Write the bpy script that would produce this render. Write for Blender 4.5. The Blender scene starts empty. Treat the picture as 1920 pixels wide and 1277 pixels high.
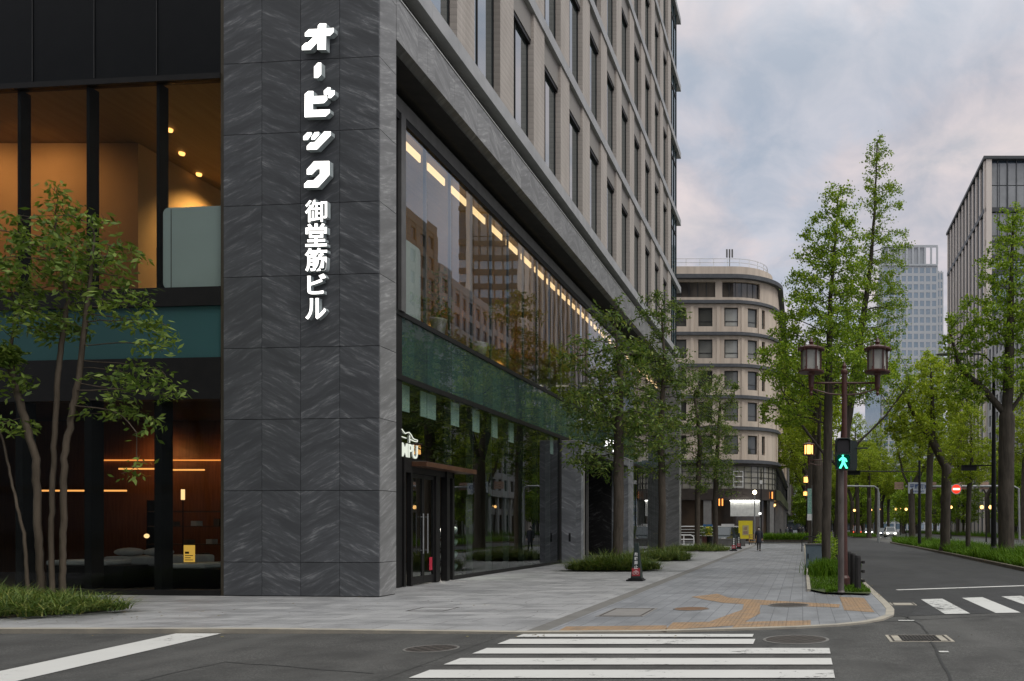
import bpy, bmesh, math, random
import numpy as np
from mathutils import Vector, Matrix
SC = bpy.context.scene
COL = SC.collection
R = math.radians
# ---------------------------------------------------------------- camera
F, CX, CY, EYE = 1550.0, 1505.0, 988.0, 1.75        # focal length and vanishing point in photo pixels (1920 wide), eye height
cd = bpy.data.cameras.new('camera'); cam = bpy.data.objects.new('camera', cd); COL.objects.link(cam)
cam.location = (0, 0, EYE); cam.rotation_euler = (R(90), 0, 0)
cd.sensor_width = 36.0; cd.lens = F / 1920 * 36.0
cd.shift_x = (960 - CX) / 1920; cd.shift_y = (CY - 638.5) / 1920
cd.clip_start = 0.1; cd.clip_end = 3000
SC.camera = cam
# ---------------------------------------------------------------- sky and light
SUN_EL, SUN_AZ = 55.0, 118.0                          # azimuth measured from +Y towards +X
wd = bpy.data.worlds.new('World'); SC.world = wd; wd.use_nodes = True
nt = wd.node_tree; nt.nodes.clear()
def nn(t, typ, **k):
    n = t.nodes.new(typ)
    for a, b in k.items(): setattr(n, a, b)
    return n
wo = nn(nt, 'ShaderNodeOutputWorld'); bg = nn(nt, 'ShaderNodeBackground'); bg2 = nn(nt, 'ShaderNodeBackground')
sky = nn(nt, 'ShaderNodeTexSky', sky_type='NISHITA'); sky.sun_disc = False
sky.sun_elevation = R(SUN_EL); sky.sun_rotation = R(SUN_AZ); sky.dust_density = 2.0
bg.inputs['Strength'].default_value = 0.07
nt.links.new(sky.outputs[0], bg.inputs['Color'])
tc = nn(nt, 'ShaderNodeTexCoord'); sp = nn(nt, 'ShaderNodeSeparateXYZ'); nt.links.new(tc.outputs['Generated'], sp.inputs[0])
def wm(op, a, b):
    n = nn(nt, 'ShaderNodeMath', operation=op)
    for i, q in enumerate((a, b)):
        if isinstance(q, (int, float)): n.inputs[i].default_value = q
        else: nt.links.new(q, n.inputs[i])
    return n.outputs[0]
zz = wm('ADD', wm('MAXIMUM', sp.outputs['Z'], 0.0), 0.22)
cb = nn(nt, 'ShaderNodeCombineXYZ')
nt.links.new(wm('DIVIDE', sp.outputs['X'], zz), cb.inputs[0]); nt.links.new(wm('DIVIDE', sp.outputs['Y'], zz), cb.inputs[1])
mp = nn(nt, 'ShaderNodeMapping'); mp.inputs['Location'].default_value = (7.3, 2.2, 0); mp.inputs['Scale'].default_value = (1.0, 0.8, 1)
nt.links.new(cb.outputs[0], mp.inputs[0])
n1 = nn(nt, 'ShaderNodeTexNoise'); n1.inputs['Scale'].default_value = 2.3; n1.inputs['Detail'].default_value = 7; n1.inputs['Roughness'].default_value = 0.55; n1.inputs['Distortion'].default_value = 0.35
nt.links.new(mp.outputs[0], n1.inputs['Vector'])
rp = nn(nt, 'ShaderNodeValToRGB'); nt.links.new(n1.outputs['Fac'], rp.inputs[0])
el = rp.color_ramp.elements
el[0].position = 0.30; el[0].color = (0.405, 0.445, 0.515, 1)
el[1].position = 0.68; el[1].color = (0.58, 0.545, 0.55, 1)
e = el.new(0.44); e.color = (0.42, 0.455, 0.525, 1)
e = el.new(0.53); e.color = (0.485, 0.475, 0.515, 1)
n2 = nn(nt, 'ShaderNodeTexNoise'); n2.inputs['Scale'].default_value = 7.0; n2.inputs['Detail'].default_value = 6; n2.inputs['Roughness'].default_value = 0.58; n2.inputs['Distortion'].default_value = 0.4
nt.links.new(mp.outputs[0], n2.inputs['Vector'])
rp2 = nn(nt, 'ShaderNodeValToRGB'); nt.links.new(n2.outputs['Fac'], rp2.inputs[0])
rp2.color_ramp.elements[0].position = .35; rp2.color_ramp.elements[0].color = (.89,.925,.955,1); rp2.color_ramp.elements[1].position = .68; rp2.color_ramp.elements[1].color = (1.30,1.20,1.14,1)
mm_ = nn(nt, 'ShaderNodeMix', data_type='RGBA', blend_type='MULTIPLY'); mm_.inputs[0].default_value = 1.0
nt.links.new(rp.outputs[0], mm_.inputs[6]); nt.links.new(rp2.outputs[0], mm_.inputs[7]); mz_ = nn(nt, 'ShaderNodeMix', data_type='RGBA'); zr2 = nn(nt, 'ShaderNodeMapRange'); nt.links.new(sp.outputs['Z'], zr2.inputs[0])
for i_, v_ in ((1,.45),(2,.8),(3,0),(4,1)): zr2.inputs[i_].default_value = v_
nt.links.new(zr2.outputs[0], mz_.inputs[0]); nt.links.new(mm_.outputs[2], mz_.inputs[6]); mz_.inputs[7].default_value = (.470,.475,.466,1); nt.links.new(mz_.outputs[2], bg2.inputs['Color'])
# an overcast sky is brightest overhead
zr = nn(nt, 'ShaderNodeMapRange', interpolation_type='SMOOTHSTEP'); nt.links.new(sp.outputs['Z'], zr.inputs[0])
for i_, v_ in ((1,.45),(2,.95),(3,1.25),(4,4.2)): zr.inputs[i_].default_value = v_
nt.links.new(zr.outputs[0], bg2.inputs['Strength'])
mx = nn(nt, 'ShaderNodeMixShader'); mx.inputs[0].default_value = 0.88
nt.links.new(bg.outputs[0], mx.inputs[1]); nt.links.new(bg2.outputs[0], mx.inputs[2]); nt.links.new(mx.outputs[0], wo.inputs['Surface'])
sd = bpy.data.lights.new('sun', 'SUN'); sd.energy = 1.1; sd.angle = R(25); sd.color = (1.0, 0.96, 0.89)
so = bpy.data.objects.new('sun', sd); COL.objects.link(so); so.location = (40, 30, 80)
sdir = Vector((math.sin(R(SUN_AZ)) * math.cos(R(SUN_EL)), math.cos(R(SUN_AZ)) * math.cos(R(SUN_EL)), math.sin(R(SUN_EL))))
so.rotation_euler = sdir.to_track_quat('Z', 'Y').to_euler()
SC.view_settings.view_transform = 'Standard'; SC.view_settings.look = 'None'
SC.view_settings.exposure = 0.0; SC.view_settings.gamma = 1.0; SC.view_settings.use_curve_mapping = False
SC.cycles.max_bounces = 8; SC.cycles.transparent_max_bounces = 16; SC.cycles.glossy_bounces = 3; SC.cycles.diffuse_bounces = 3
SC.cycles.caustics_reflective = False; SC.cycles.caustics_refractive = False; SC.cycles.sample_clamp_indirect = 4.0

# ---------------------------------------------------------------- helpers
def at(px, py, Y): return Vector(((px - CX) / F * Y, Y, EYE + (CY - py) / F * Y))
def gr(px, py, z=0.0):
    Y = F * (EYE - z) / (py - CY); return ((px - CX) / F * Y, Y)
def hz(py, Y): return EYE + (CY - py) / F * Y
class MB:
    def __init__(s): s.v = []; s.f = []; s.m = []; s.cur = 0
    def add(s, vs, fs, M=None):
        b = len(s.v)
        for p in vs:
            p = Vector(p); s.v.append(tuple(M @ p if M else p))
        for f in fs: s.f.append(tuple(b + i for i in f)); s.m.append(s.cur)
    def box(s, x0, x1, y0, y1, z0, z1, M=None):
        s.add([(x0,y0,z0),(x1,y0,z0),(x1,y1,z0),(x0,y1,z0),(x0,y0,z1),(x1,y0,z1),(x1,y1,z1),(x0,y1,z1)],
              [(0,3,2,1),(4,5,6,7),(0,1,5,4),(1,2,6,5),(2,3,7,6),(3,0,4,7)], M); return s
    def prism(s, pts, z0, z1, M=None):           # polygon in xy extruded along z
        n = len(pts)
        s.add([(x,y,z0) for x,y in pts] + [(x,y,z1) for x,y in pts],
              [tuple(range(n))[::-1], tuple(range(n, 2*n))] + [(i,(i+1)%n,n+(i+1)%n,n+i) for i in range(n)], M); return s
    def prof(s, pts, a0, a1, axis='y', M=None):  # polygon in the vertical plane extruded sideways: 'y' -> pts (x,z); 'x' -> pts (y,z)
        n = len(pts)
        q = (lambda p, a: (p[0], a, p[1])) if axis == 'y' else (lambda p, a: (a, p[0], p[1]))
        s.add([q(p,a0) for p in pts] + [q(p,a1) for p in pts],
              [tuple(range(n)), tuple(range(n, 2*n))[::-1]] + [(i,n+i,n+(i+1)%n,(i+1)%n) for i in range(n)], M); return s
    def sheet(s, pts, z):
        s.add([(p[0], p[1], z) for p in pts], [tuple(range(len(pts)))]); return s
    def tube(s, path, rad, n=8, cap=True, M=None):
        path = [Vector(p) for p in path]; k = len(path)
        if isinstance(rad, (int, float)): rad = [rad]*k
        vs, fs = [], []; u = None
        for i in range(k):
            d = (path[min(i+1,k-1)] - path[max(i-1,0)]).normalized()
            if u is None: u = d.cross(Vector((0.31,0.95,0.1)) if abs(d.z) > .9 else Vector((0,0,1))).normalized()
            else: u = (u - d*u.dot(d)).normalized()
            w = d.cross(u)
            for j in range(n):
                a = 2*math.pi*j/n; vs.append(path[i] + (u*math.cos(a) + w*math.sin(a))*rad[i])
        for i in range(k-1):
            for j in range(n):
                fs.append((i*n+j, i*n+(j+1)%n, (i+1)*n+(j+1)%n, (i+1)*n+j))
        if cap: fs += [tuple(range(n))[::-1], tuple(range((k-1)*n, k*n))]
        s.add(vs, fs, M); return s
    def lathe(s, prof, c=(0,0,0), n=16, M=None, cap=True):   # prof: (r,z)
        vs, fs = [], []
        for r, z in prof:
            for j in range(n):
                a = 2*math.pi*j/n; vs.append((c[0]+r*math.cos(a), c[1]+r*math.sin(a), c[2]+z))
        k = len(prof)
        for i in range(k-1):
            for j in range(n): fs.append((i*n+j, i*n+(j+1)%n, (i+1)*n+(j+1)%n, (i+1)*n+j))
        if cap: fs += [tuple(range(n))[::-1], tuple(range((k-1)*n, k*n))]
        s.add(vs, fs, M); return s
    def ball(s, c, r, sz=(1,1,1), n=12, k=8):
        prof = [(max(1e-3, math.sin(math.pi*i/k))*r, -math.cos(math.pi*i/k)*r) for i in range(k+1)]
        b = len(s.v); s.lathe(prof, (0,0,0), n)
        for i in range(b, len(s.v)):
            x,y,z = s.v[i]; s.v[i] = (c[0]+x*sz[0], c[1]+y*sz[1], c[2]+z*sz[2])
        return s
    def build(s, name, mat, parent=None, world=False, smooth=False, bevel=0, fix=True):
        me = bpy.data.meshes.new(name); vs = s.v
        if world and parent is not None:
            l = parent.location; vs = [(a-l.x, b-l.y, c-l.z) for a,b,c in vs]
        me.from_pydata(vs, [], s.f)
        ml = mat if isinstance(mat, (list, tuple)) else [mat]
        for q in ml: me.materials.append(q)
        if len(ml) > 1: me.polygons.foreach_set('material_index', s.m)
        if fix:
            b = bmesh.new(); b.from_mesh(me); bmesh.ops.recalc_face_normals(b, faces=b.faces); b.to_mesh(me); b.free()
        if smooth: me.polygons.foreach_set('use_smooth', [True]*len(me.polygons))
        o = bpy.data.objects.new(name, me); COL.objects.link(o)
        if parent is not None: o.parent = parent
        if bevel:
            md = o.modifiers.new('edge', 'BEVEL'); md.width = bevel; md.segments = 2; md.limit_method = 'ANGLE'
        return o
def tag(o, label=None, cat=None, group=None, kind=None):
    if label: o['label'] = label
    if cat: o['category'] = cat
    if group: o['group'] = group
    if kind: o['kind'] = kind
    return o
def thing(name, label, cat, loc=(0,0,0), rz=0, group=None):
    o = bpy.data.objects.new(name, None); COL.objects.link(o); o.location = loc; o.rotation_euler = (0,0,rz); o.empty_display_size = .2
    return tag(o, label, cat, group)
def copy_tree(o, parent=None):
    c = o.copy(); COL.objects.link(c)
    if parent is not None: c.parent = parent
    for ch in list(o.children): copy_tree(ch, c)
    return c
def dup(root, loc, rz=0, label=None, scale=None, group=None):
    c = copy_tree(root); c.location = loc; c.rotation_euler = (0,0,rz)
    if scale: c.scale = (scale,)*3 if isinstance(scale,(int,float)) else scale
    if label: c['label'] = label
    if group: c['group'] = group
    return c
def struct(mb, name, mat, kind='structure', **k): return tag(mb.build(name, mat, **k), kind=kind)
def quads_obj(name, P, mat, parent=None, smooth=False):     # P: (N,4,3)
    n = len(P); me = bpy.data.meshes.new(name)
    me.vertices.add(n*4); me.vertices.foreach_set('co', np.ascontiguousarray(P, dtype=np.float32).ravel())
    me.loops.add(n*4); me.loops.foreach_set('vertex_index', np.arange(n*4, dtype=np.int32))
    me.polygons.add(n); me.polygons.foreach_set('loop_start', np.arange(0, n*4, 4, dtype=np.int32))
    me.update(calc_edges=True); me.materials.append(mat)
    if smooth: me.polygons.foreach_set('use_smooth', [True]*n)
    o = bpy.data.objects.new(name, me); COL.objects.link(o)
    if parent is not None: o.parent = parent
    return o
def text_mesh(body, size, extrude, offset=0.0, space=1.0):
    c = bpy.data.curves.new('text', 'FONT'); c.body = body; c.size = size; c.extrude = extrude; c.offset = offset; c.space_character = space
    c.align_x = 'CENTER'; c.align_y = 'CENTER'; c.resolution_u = 4
    o = bpy.data.objects.new('text', c); COL.objects.link(o); bpy.context.view_layer.update()
    me = bpy.data.meshes.new_from_object(o.evaluated_get(bpy.context.evaluated_depsgraph_get()))
    bpy.data.objects.remove(o); bpy.data.curves.remove(c)
    vs = [v.co.copy() for v in me.vertices]; fs = [tuple(p.vertices) for p in me.polygons]
    bpy.data.meshes.remove(me); return vs, fs
def add_text(mb, body, M, size, depth, offset=0.0, fit=None, space=1.0):   # text lies in local xy of M, facing +z
    vs, fs = text_mesh(body, size, depth/2, offset, space)
    xs = [v.x for v in vs]; ys = [v.y for v in vs]
    cx, cy = (min(xs)+max(xs))/2, (min(ys)+max(ys))/2
    sx = sy = 1.0
    if fit: sx = fit[0]/(max(xs)-min(xs)); sy = fit[1]/(max(ys)-min(ys))
    mb.add([((v.x-cx)*sx, (v.y-cy)*sy, v.z) for v in vs], fs, M)
# ---------------------------------------------------------------- materials
def mat_new(name):
    m = bpy.data.materials.new(name); m.use_nodes = True; t = m.node_tree; t.nodes.clear()
    return m, t, nn(t, 'ShaderNodeOutputMaterial')
def lk(t, a, b): t.links.new(a, b)
def objco(t, scale=(1,1,1), rot=(0,0,0)):
    c = nn(t, 'ShaderNodeTexCoord'); p = nn(t, 'ShaderNodeMapping'); p.inputs['Scale'].default_value = scale; p.inputs['Rotation'].default_value = rot
    lk(t, c.outputs['Object'], p.inputs[0]); return p.outputs[0]
def noise(t, vec, scale, detail=4, rough=.55, dist=0):
    n = nn(t, 'ShaderNodeTexNoise'); n.inputs['Scale'].default_value = scale; n.inputs['Detail'].default_value = detail
    n.inputs['Roughness'].default_value = rough; n.inputs['Distortion'].default_value = dist
    lk(t, vec, n.inputs['Vector']); return n.outputs['Fac']
def ramp(t, fac, stops):
    r = nn(t, 'ShaderNodeValToRGB'); lk(t, fac, r.inputs[0]); el = r.color_ramp.elements
    el[0].position, el[0].color = stops[0][0], (*stops[0][1], 1); el[1].position, el[1].color = stops[-1][0], (*stops[-1][1], 1)
    for p, c in stops[1:-1]:
        e = el.new(p); e.color = (*c, 1)
    return r.outputs[0]
def mixc(t, fac, a, b, mode='MIX'):
    n = nn(t, 'ShaderNodeMix', data_type='RGBA', blend_type=mode)
    for i, q in ((0, fac), (6, a), (7, b)):
        if isinstance(q, (int, float)): n.inputs[i].default_value = q
        elif isinstance(q, tuple): n.inputs[i].default_value = (*q, 1)
        else: lk(t, q, n.inputs[i])
    return n.outputs[2]
def mth(t, op, a, b=0.0):
    n = nn(t, 'ShaderNodeMath', operation=op)
    for i, q in enumerate((a, b)):
        if isinstance(q, (int, float)): n.inputs[i].default_value = q
        else: lk(t, q, n.inputs[i])
    return n.outputs[0]
def princ(t, out, col, rough=.6, metal=0, spec=.5, bump=None, bstr=.2, bdist=.02):
    p = nn(t, 'ShaderNodeBsdfPrincipled')
    if isinstance(col, tuple): p.inputs['Base Color'].default_value = (*col, 1)
    else: lk(t, col, p.inputs['Base Color'])
    if isinstance(rough, (int, float)): p.inputs['Roughness'].default_value = rough
    else: lk(t, rough, p.inputs['Roughness'])
    p.inputs['Metallic'].default_value = metal; p.inputs['Specular IOR Level'].default_value = spec
    if bump is not None:
        b = nn(t, 'ShaderNodeBump'); b.inputs['Strength'].default_value = bstr; b.inputs['Distance'].default_value = bdist
        lk(t, bump, b.inputs['Height']); lk(t, b.outputs[0], p.inputs['Normal'])
    if out is not None: lk(t, p.outputs[0], out.inputs['Surface'])
    return p
def plain(name, c1, c2=None, scale=2.0, rough=.6, metal=0, spec=.5, bump=.15, bscale=30, detail=5, stretch=(1,1,1), lo=.35, hi=.65):
    m, t, o = mat_new(name); v = objco(t, stretch)
    if c2 is None: c2 = tuple(x*.8 for x in c1)
    c = ramp(t, noise(t, v, scale, detail), [(lo, c1), (hi, c2)])
    h = noise(t, v, bscale, 3)
    princ(t, o, c, rough, metal, spec, h, bump, .01); return m
def emis(name, col, s):
    m, t, o = mat_new(name); e = nn(t, 'ShaderNodeEmission'); e.inputs[0].default_value = (*col, 1); e.inputs[1].default_value = s
    lk(t, e.outputs[0], o.inputs['Surface']); return m
def glassm(name, tint=(.9,.95,.93), ior=1.8, wav=0.0, body=None, bodyf=0.0, rough=0.0):
    m, t, o = mat_new(name)
    tr = nn(t, 'ShaderNodeBsdfTransparent'); tr.inputs[0].default_value = (*tint, 1)
    gl = nn(t, 'ShaderNodeBsdfGlossy'); gl.inputs['Roughness'].default_value = rough; gl.inputs[0].default_value = (.95,.97,1,1)
    fr = nn(t, 'ShaderNodeFresnel'); fr.inputs[0].default_value = ior
    if wav:
        b = nn(t, 'ShaderNodeBump'); b.inputs['Strength'].default_value = wav; b.inputs['Distance'].default_value = .02
        lk(t, noise(t, objco(t), .55, 1), b.inputs['Height']); lk(t, b.outputs[0], gl.inputs['Normal'])
    base = tr.outputs[0]
    if body:
        d = nn(t, 'ShaderNodeBsdfDiffuse'); d.inputs[0].default_value = (*body, 1)
        q = nn(t, 'ShaderNodeMixShader'); q.inputs[0].default_value = bodyf; lk(t, base, q.inputs[1]); lk(t, d.outputs[0], q.inputs[2]); base = q.outputs[0]
    ge = nn(t, 'ShaderNodeNewGeometry'); fac = mth(t, 'MULTIPLY', fr.outputs[0], mth(t, 'SUBTRACT', 1.0, ge.outputs['Backfacing']))
    x = nn(t, 'ShaderNodeMixShader'); lk(t, fac, x.inputs[0]); lk(t, base, x.inputs[1]); lk(t, gl.outputs[0], x.inputs[2])
    lk(t, x.outputs[0], o.inputs['Surface']); return m
def mirror_pane(name, dark=(.02,.025,.03), ior=2.2, rough=.03, c2=None):
    m, t, o = mat_new(name)
    d = nn(t, 'ShaderNodeBsdfDiffuse')
    if c2:
        lk(t, ramp(t, noise(t, objco(t), .35, 2), [(.4, dark), (.6, c2)]), d.inputs[0])
    else: d.inputs[0].default_value = (*dark, 1)
    gl = nn(t, 'ShaderNodeBsdfGlossy'); gl.inputs['Roughness'].default_value = rough; gl.inputs[0].default_value = (.9,.95,1,1)
    fr = nn(t, 'ShaderNodeFresnel'); fr.inputs[0].default_value = ior
    x = nn(t, 'ShaderNodeMixShader'); lk(t, fr.outputs[0], x.inputs[0]); lk(t, d.outputs[0], x.inputs[1]); lk(t, gl.outputs[0], x.inputs[2])
    lk(t, x.outputs[0], o.inputs['Surface']); return m
def leafm(name, cols, trans=.35, spec=.35):
    m, t, o = mat_new(name); g = nn(t, 'ShaderNodeNewGeometry')
    n = len(cols); c = ramp(t, g.outputs['Random Per Island'], [(i/(n-1), q) for i, q in enumerate(cols)])
    p = princ(t, None, c, .55, 0, spec)
    tl = nn(t, 'ShaderNodeBsdfTranslucent'); lk(t, mixc(t, 1.0, c, (1.0, 1.0, .55), 'MULTIPLY'), tl.inputs[0])
    x = nn(t, 'ShaderNodeMixShader'); x.inputs[0].default_value = trans; lk(t, p.outputs[0], x.inputs[1]); lk(t, tl.outputs[0], x.inputs[2])
    lk(t, x.outputs[0], o.inputs['Surface']); return m
PW, PH = 1.027, 1.785                       # stone panel size
def stonem(name, base, streak, vscale=1.0, strength=1.0, rough=.45):
    m, t, o = mat_new(name)
    c = nn(t, 'ShaderNodeTexCoord'); s = nn(t, 'ShaderNodeSeparateXYZ'); lk(t, c.outputs['Object'], s.inputs[0])
    u = mth(t, 'ADD', s.outputs[0], s.outputs[1]); z = s.outputs[2]
    pp = mth(t, 'PINGPONG', u, PW)
    row = mth(t, 'FLOOR', mth(t, 'DIVIDE', mth(t, 'SUBTRACT', z, .87), PH)); cell = mth(t, 'FLOOR', mth(t, 'DIVIDE', u, PW))
    wob = mth(t, 'MULTIPLY', noise(t, c.outputs['Object'], .8, 2), .22)
    a = mth(t, 'ADD', mth(t, 'SUBTRACT', mth(t, 'MULTIPLY', z, .90), mth(t, 'MULTIPLY', pp, .42)), wob)
    b = mth(t, 'ADD', mth(t, 'MULTIPLY', pp, .9), mth(t, 'MULTIPLY', z, .42))
    cb = nn(t, 'ShaderNodeCombineXYZ'); lk(t, mth(t, 'MULTIPLY', b, .9*vscale), cb.inputs[0]); lk(t, mth(t, 'MULTIPLY', a, 6.2*vscale), cb.inputs[1])
    lk(t, mth(t, 'ADD', mth(t, 'MULTIPLY', row, 5.37), mth(t, 'MULTIPLY', cell, .9)), cb.inputs[2])
    f = noise(t, cb.outputs[0], 1.9, 9, .74, .22)
    big = noise(t, cb.outputs[0], .62, 3, .5, .3)
    col = ramp(t, f, [(.30, tuple(x*.7 for x in base)), (.52, base), (.585, tuple((x*2.2+y)/3.2 for x, y in zip(base, streak))), (.63, tuple(x*(1-.75*strength)+y*.75*strength for x, y in zip(base, streak))), (.74, streak)])
    col = mixc(t, ramp(t, big, [(.42, (0,0,0)), (.62, (.85,)*3)]), col, tuple(x*.62 for x in base))
    # each slab a slightly different tone
    wn = nn(t, 'ShaderNodeTexWhiteNoise', noise_dimensions='2D'); c2 = nn(t, 'ShaderNodeCombineXYZ'); lk(t, cell, c2.inputs[0]); lk(t, row, c2.inputs[1]); lk(t, c2.outputs[0], wn.inputs['Vector'])
    col = mixc(t, mth(t, 'MULTIPLY', wn.outputs['Value'], .28), col, tuple(x*.62 for x in base))
    princ(t, o, col, rough, 0, .4, f, .12, .004); return m
def brickpave(name, c1, c2, mort, w, h, rot=0, msize=.006, stain=.5, rough=.6, stainc=(.1,.1,.1), off=.5, streak=(1,1,1), sscale=.5):
    m, t, o = mat_new(name); v = objco(t, (1,1,1), (0,0,rot))
    b = nn(t, 'ShaderNodeTexBrick'); b.offset = off; lk(t, v, b.inputs['Vector'])
    for k, q in (('Color1', c1), ('Color2', c2), ('Mortar', mort)): b.inputs[k].default_value = (*q, 1)
    b.inputs['Scale'].default_value = 1; b.inputs['Mortar Size'].default_value = msize; b.inputs['Brick Width'].default_value = w; b.inputs['Row Height'].default_value = h
    b.inputs['Bias'].default_value = 0
    vs = objco(t, streak)
    f = noise(t, vs, sscale, 7, .62, .3); f2 = noise(t, objco(t), 45, 3, .7)
    col = mixc(t, ramp(t, f, [(.44, (0,0,0)), (.62, (stain,)*3)]), b.outputs['Color'], stainc)
    col = mixc(t, .55, col, ramp(t, f2, [(.3, (.35,.35,.35)), (.7, (.65,.65,.65))]), 'OVERLAY')
    rg = ramp(t, f, [(.3, (rough+.12,)*3), (.7, (rough-.12,)*3)])
    princ(t, o, col, rg, 0, .4, mth(t, 'ADD', f2, mth(t, 'MULTIPLY', b.outputs['Fac'], -1.5)), .25, .004); return m
def asphaltm(name, c, rough=.8, crack=True):
    m, t, o = mat_new(name); v = objco(t)
    sp = noise(t, v, 38, 4, .9); md = noise(t, v, 1.1, 6, .6, .4); st = noise(t, objco(t, (.9,.12,1)), .9, 5, .6)
    col = ramp(t, sp, [(.34, tuple(x*.42 for x in c)), (.5, c), (.66, tuple(x*2.3 for x in c))])
    col = mixc(t, ramp(t, md, [(.40, (0,0,0)), (.62, (.75,)*3)]), col, tuple(x*.58 for x in c))
    col = mixc(t, ramp(t, st, [(.47, (0,0,0)), (.68, (.6,)*3)]), col, tuple(x*1.55 for x in c))
    if crack:
        vo = nn(t, 'ShaderNodeTexVoronoi', feature='DISTANCE_TO_EDGE'); vo.inputs['Scale'].default_value = .22
        wv = nn(t, 'ShaderNodeVectorMath', operation='ADD'); ns = nn(t, 'ShaderNodeTexNoise'); ns.inputs['Scale'].default_value = 1.3; lk(t, v, ns.inputs['Vector'])
        lk(t, v, wv.inputs[0]); lk(t, ns.outputs['Color'], wv.inputs[1]); lk(t, wv.outputs[0], vo.inputs['Vector'])
        cr = ramp(t, vo.outputs['Distance'], [(.0, (1,1,1)), (.006, (0,0,0))])
        col = mixc(t, mth(t, 'MULTIPLY', mth(t, 'MULTIPLY', cr, ramp(t, md, [(.45,(0,0,0)),(.6,(1,1,1))])), .7), col, (.012,.012,.012))
    princ(t, o, col, rough, 0, .4, sp, .35, .006); return m
def paintm(name, c, wear=.45):
    m, t, o = mat_new(name); v = objco(t)
    f = noise(t, v, 7, 8, .75, .5); g = noise(t, v, .8, 4)
    k = mth(t, 'ADD', f, mth(t, 'MULTIPLY', g, .55))
    col = mixc(t, ramp(t, k, [(.98 - wear*.25, (0,0,0)), (1.08 - wear*.25, (1,1,1))]), mixc(t, g, c, tuple(x*.82 for x in c)), (.06,.06,.06))
    princ(t, o, col, .6, 0, .4, noise(t, v, 90, 2), .2, .004); return m
def barkm(name, c1, c2, vs=5):
    m, t, o = mat_new(name); v = objco(t, (1,1,.16))
    f = noise(t, v, vs*2.2, 6, .65, .6); l = noise(t, objco(t), 1.6, 4)
    col = mixc(t, mth(t, 'MULTIPLY', l, .5), ramp(t, f, [(.36, c1), (.66, c2)]), tuple(x*1.3 for x in c2))
    princ(t, o, col, .9, 0, .2, f, .7, .03); return m

MT = {}
MT['stone'] = stonem('dark_veined_stone', (.128,.134,.144), (.36,.37,.38))
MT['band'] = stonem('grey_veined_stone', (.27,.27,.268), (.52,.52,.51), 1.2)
MT['portal'] = stonem('portal_stone', (.19,.20,.215), (.42,.43,.44), .8)
MT['marble'] = stonem('black_marble', (.012,.012,.013), (.14,.14,.14), .8)
MT['black'] = plain('black_metal', (.006,.006,.007), (.009,.009,.010), 3, .5, 0, .3)
MT['frame'] = plain('dark_frame', (.009,.009,.009), (.014,.013,.013), 3, .5, 0, .3)
MT['gframe'] = plain('grey_frame', (.12,.118,.115), (.15,.147,.143), 3, .45, .2)
MT['soffit'] = plain('soffit_stone', (.10,.098,.092), (.14,.136,.128), 2, .7)
MT['slab'] = plain('ledge_stone', (.34,.345,.35), (.42,.42,.425), 1.2, .6)
MT['spandrel'] = plain('taupe_panel', (.24,.22,.20), (.28,.26,.235), .8, .6)
def pierm():
    m, t, o = mat_new('ribbed_terracotta')
    c = nn(t, 'ShaderNodeTexCoord'); s = nn(t, 'ShaderNodeSeparateXYZ'); lk(t, c.outputs['Object'], s.inputs[0])
    wv = mth(t, 'PINGPONG', mth(t, 'MULTIPLY', s.outputs[1], 1.0), .055); hv = mth(t, 'PINGPONG', s.outputs[2], .11)
    h = mth(t, 'ADD', mth(t, 'MULTIPLY', wv, 9), mth(t, 'MULTIPLY', hv, 2.5))
    col = ramp(t, noise(t, objco(t, (1,1,.25)), 1.4, 4), [(.35, (.43,.385,.345)), (.65, (.51,.46,.415))])
    col = mixc(t, ramp(t, hv, [(.0, (.55,)*3), (.02, (0,0,0))]), col, (.27,.245,.22))
    col = mixc(t, ramp(t, wv, [(.0, (.5,)*3), (.012, (0,0,0))]), col, (.22,.2,.18))
    princ(t, o, col, .75, 0, .3, h, .5, .03); return m
MT['pier'] = pierm()
MT['win'] = mirror_pane('tower_glass', (.03,.045,.042), 8.0, .012)
MT['glass'] = glassm('shop_glass', (.80,.87,.83), 2.6, .05)
MT['glass_up'] = glassm('upper_glass', (.90,.92,.90), 3.0, .06)
MT['glass_green'] = glassm('green_spandrel_glass', (.58,.70,.66), 2.1, .03, (.09,.15,.14), .34)
MT['teal'] = glassm('teal_spandrel_glass', (.2,.4,.4), 1.45, .0, (.055,.135,.14), .92)
MT['granite'] = brickpave('light_granite_paving', (.36,.36,.36), (.29,.29,.295), (.13,.13,.13), 1.2, .6, 0, .010, .62, .5, (.17,.17,.175), .37, (.7,1.2,1), 1.1)
MT['paver'] = brickpave('blue_grey_paving', (.255,.263,.278), (.21,.217,.23), (.10,.10,.11), .6, .3, R(90), .007, .55, .55, (.13,.135,.145), .5, (1,.5,1), .8)
MT['edge'] = plain('dark_paving_band', (.135,.13,.12), (.165,.16,.15), 3, .65, bump=.3)
MT['kerb'] = plain('kerb_stone', (.30,.28,.24), (.40,.36,.29), 2.5, .75, bump=.3)
MT['kerb2'] = plain('median_kerb', (.10,.085,.06), (.16,.135,.10), 3, .8, bump=.3)
MT['asph'] = asphaltm('asphalt', (.062,.061,.058))
MT['asph2'] = asphaltm('dark_asphalt', (.029,.029,.030), .68)
MT['asph3'] = asphaltm('patched_asphalt', (.095,.094,.09), .85, False)
MT['paint'] = paintm('white_road_paint', (.62,.615,.59), .39)
MT['paint2'] = paintm('worn_road_paint', (.60,.60,.575), .6)
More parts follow.
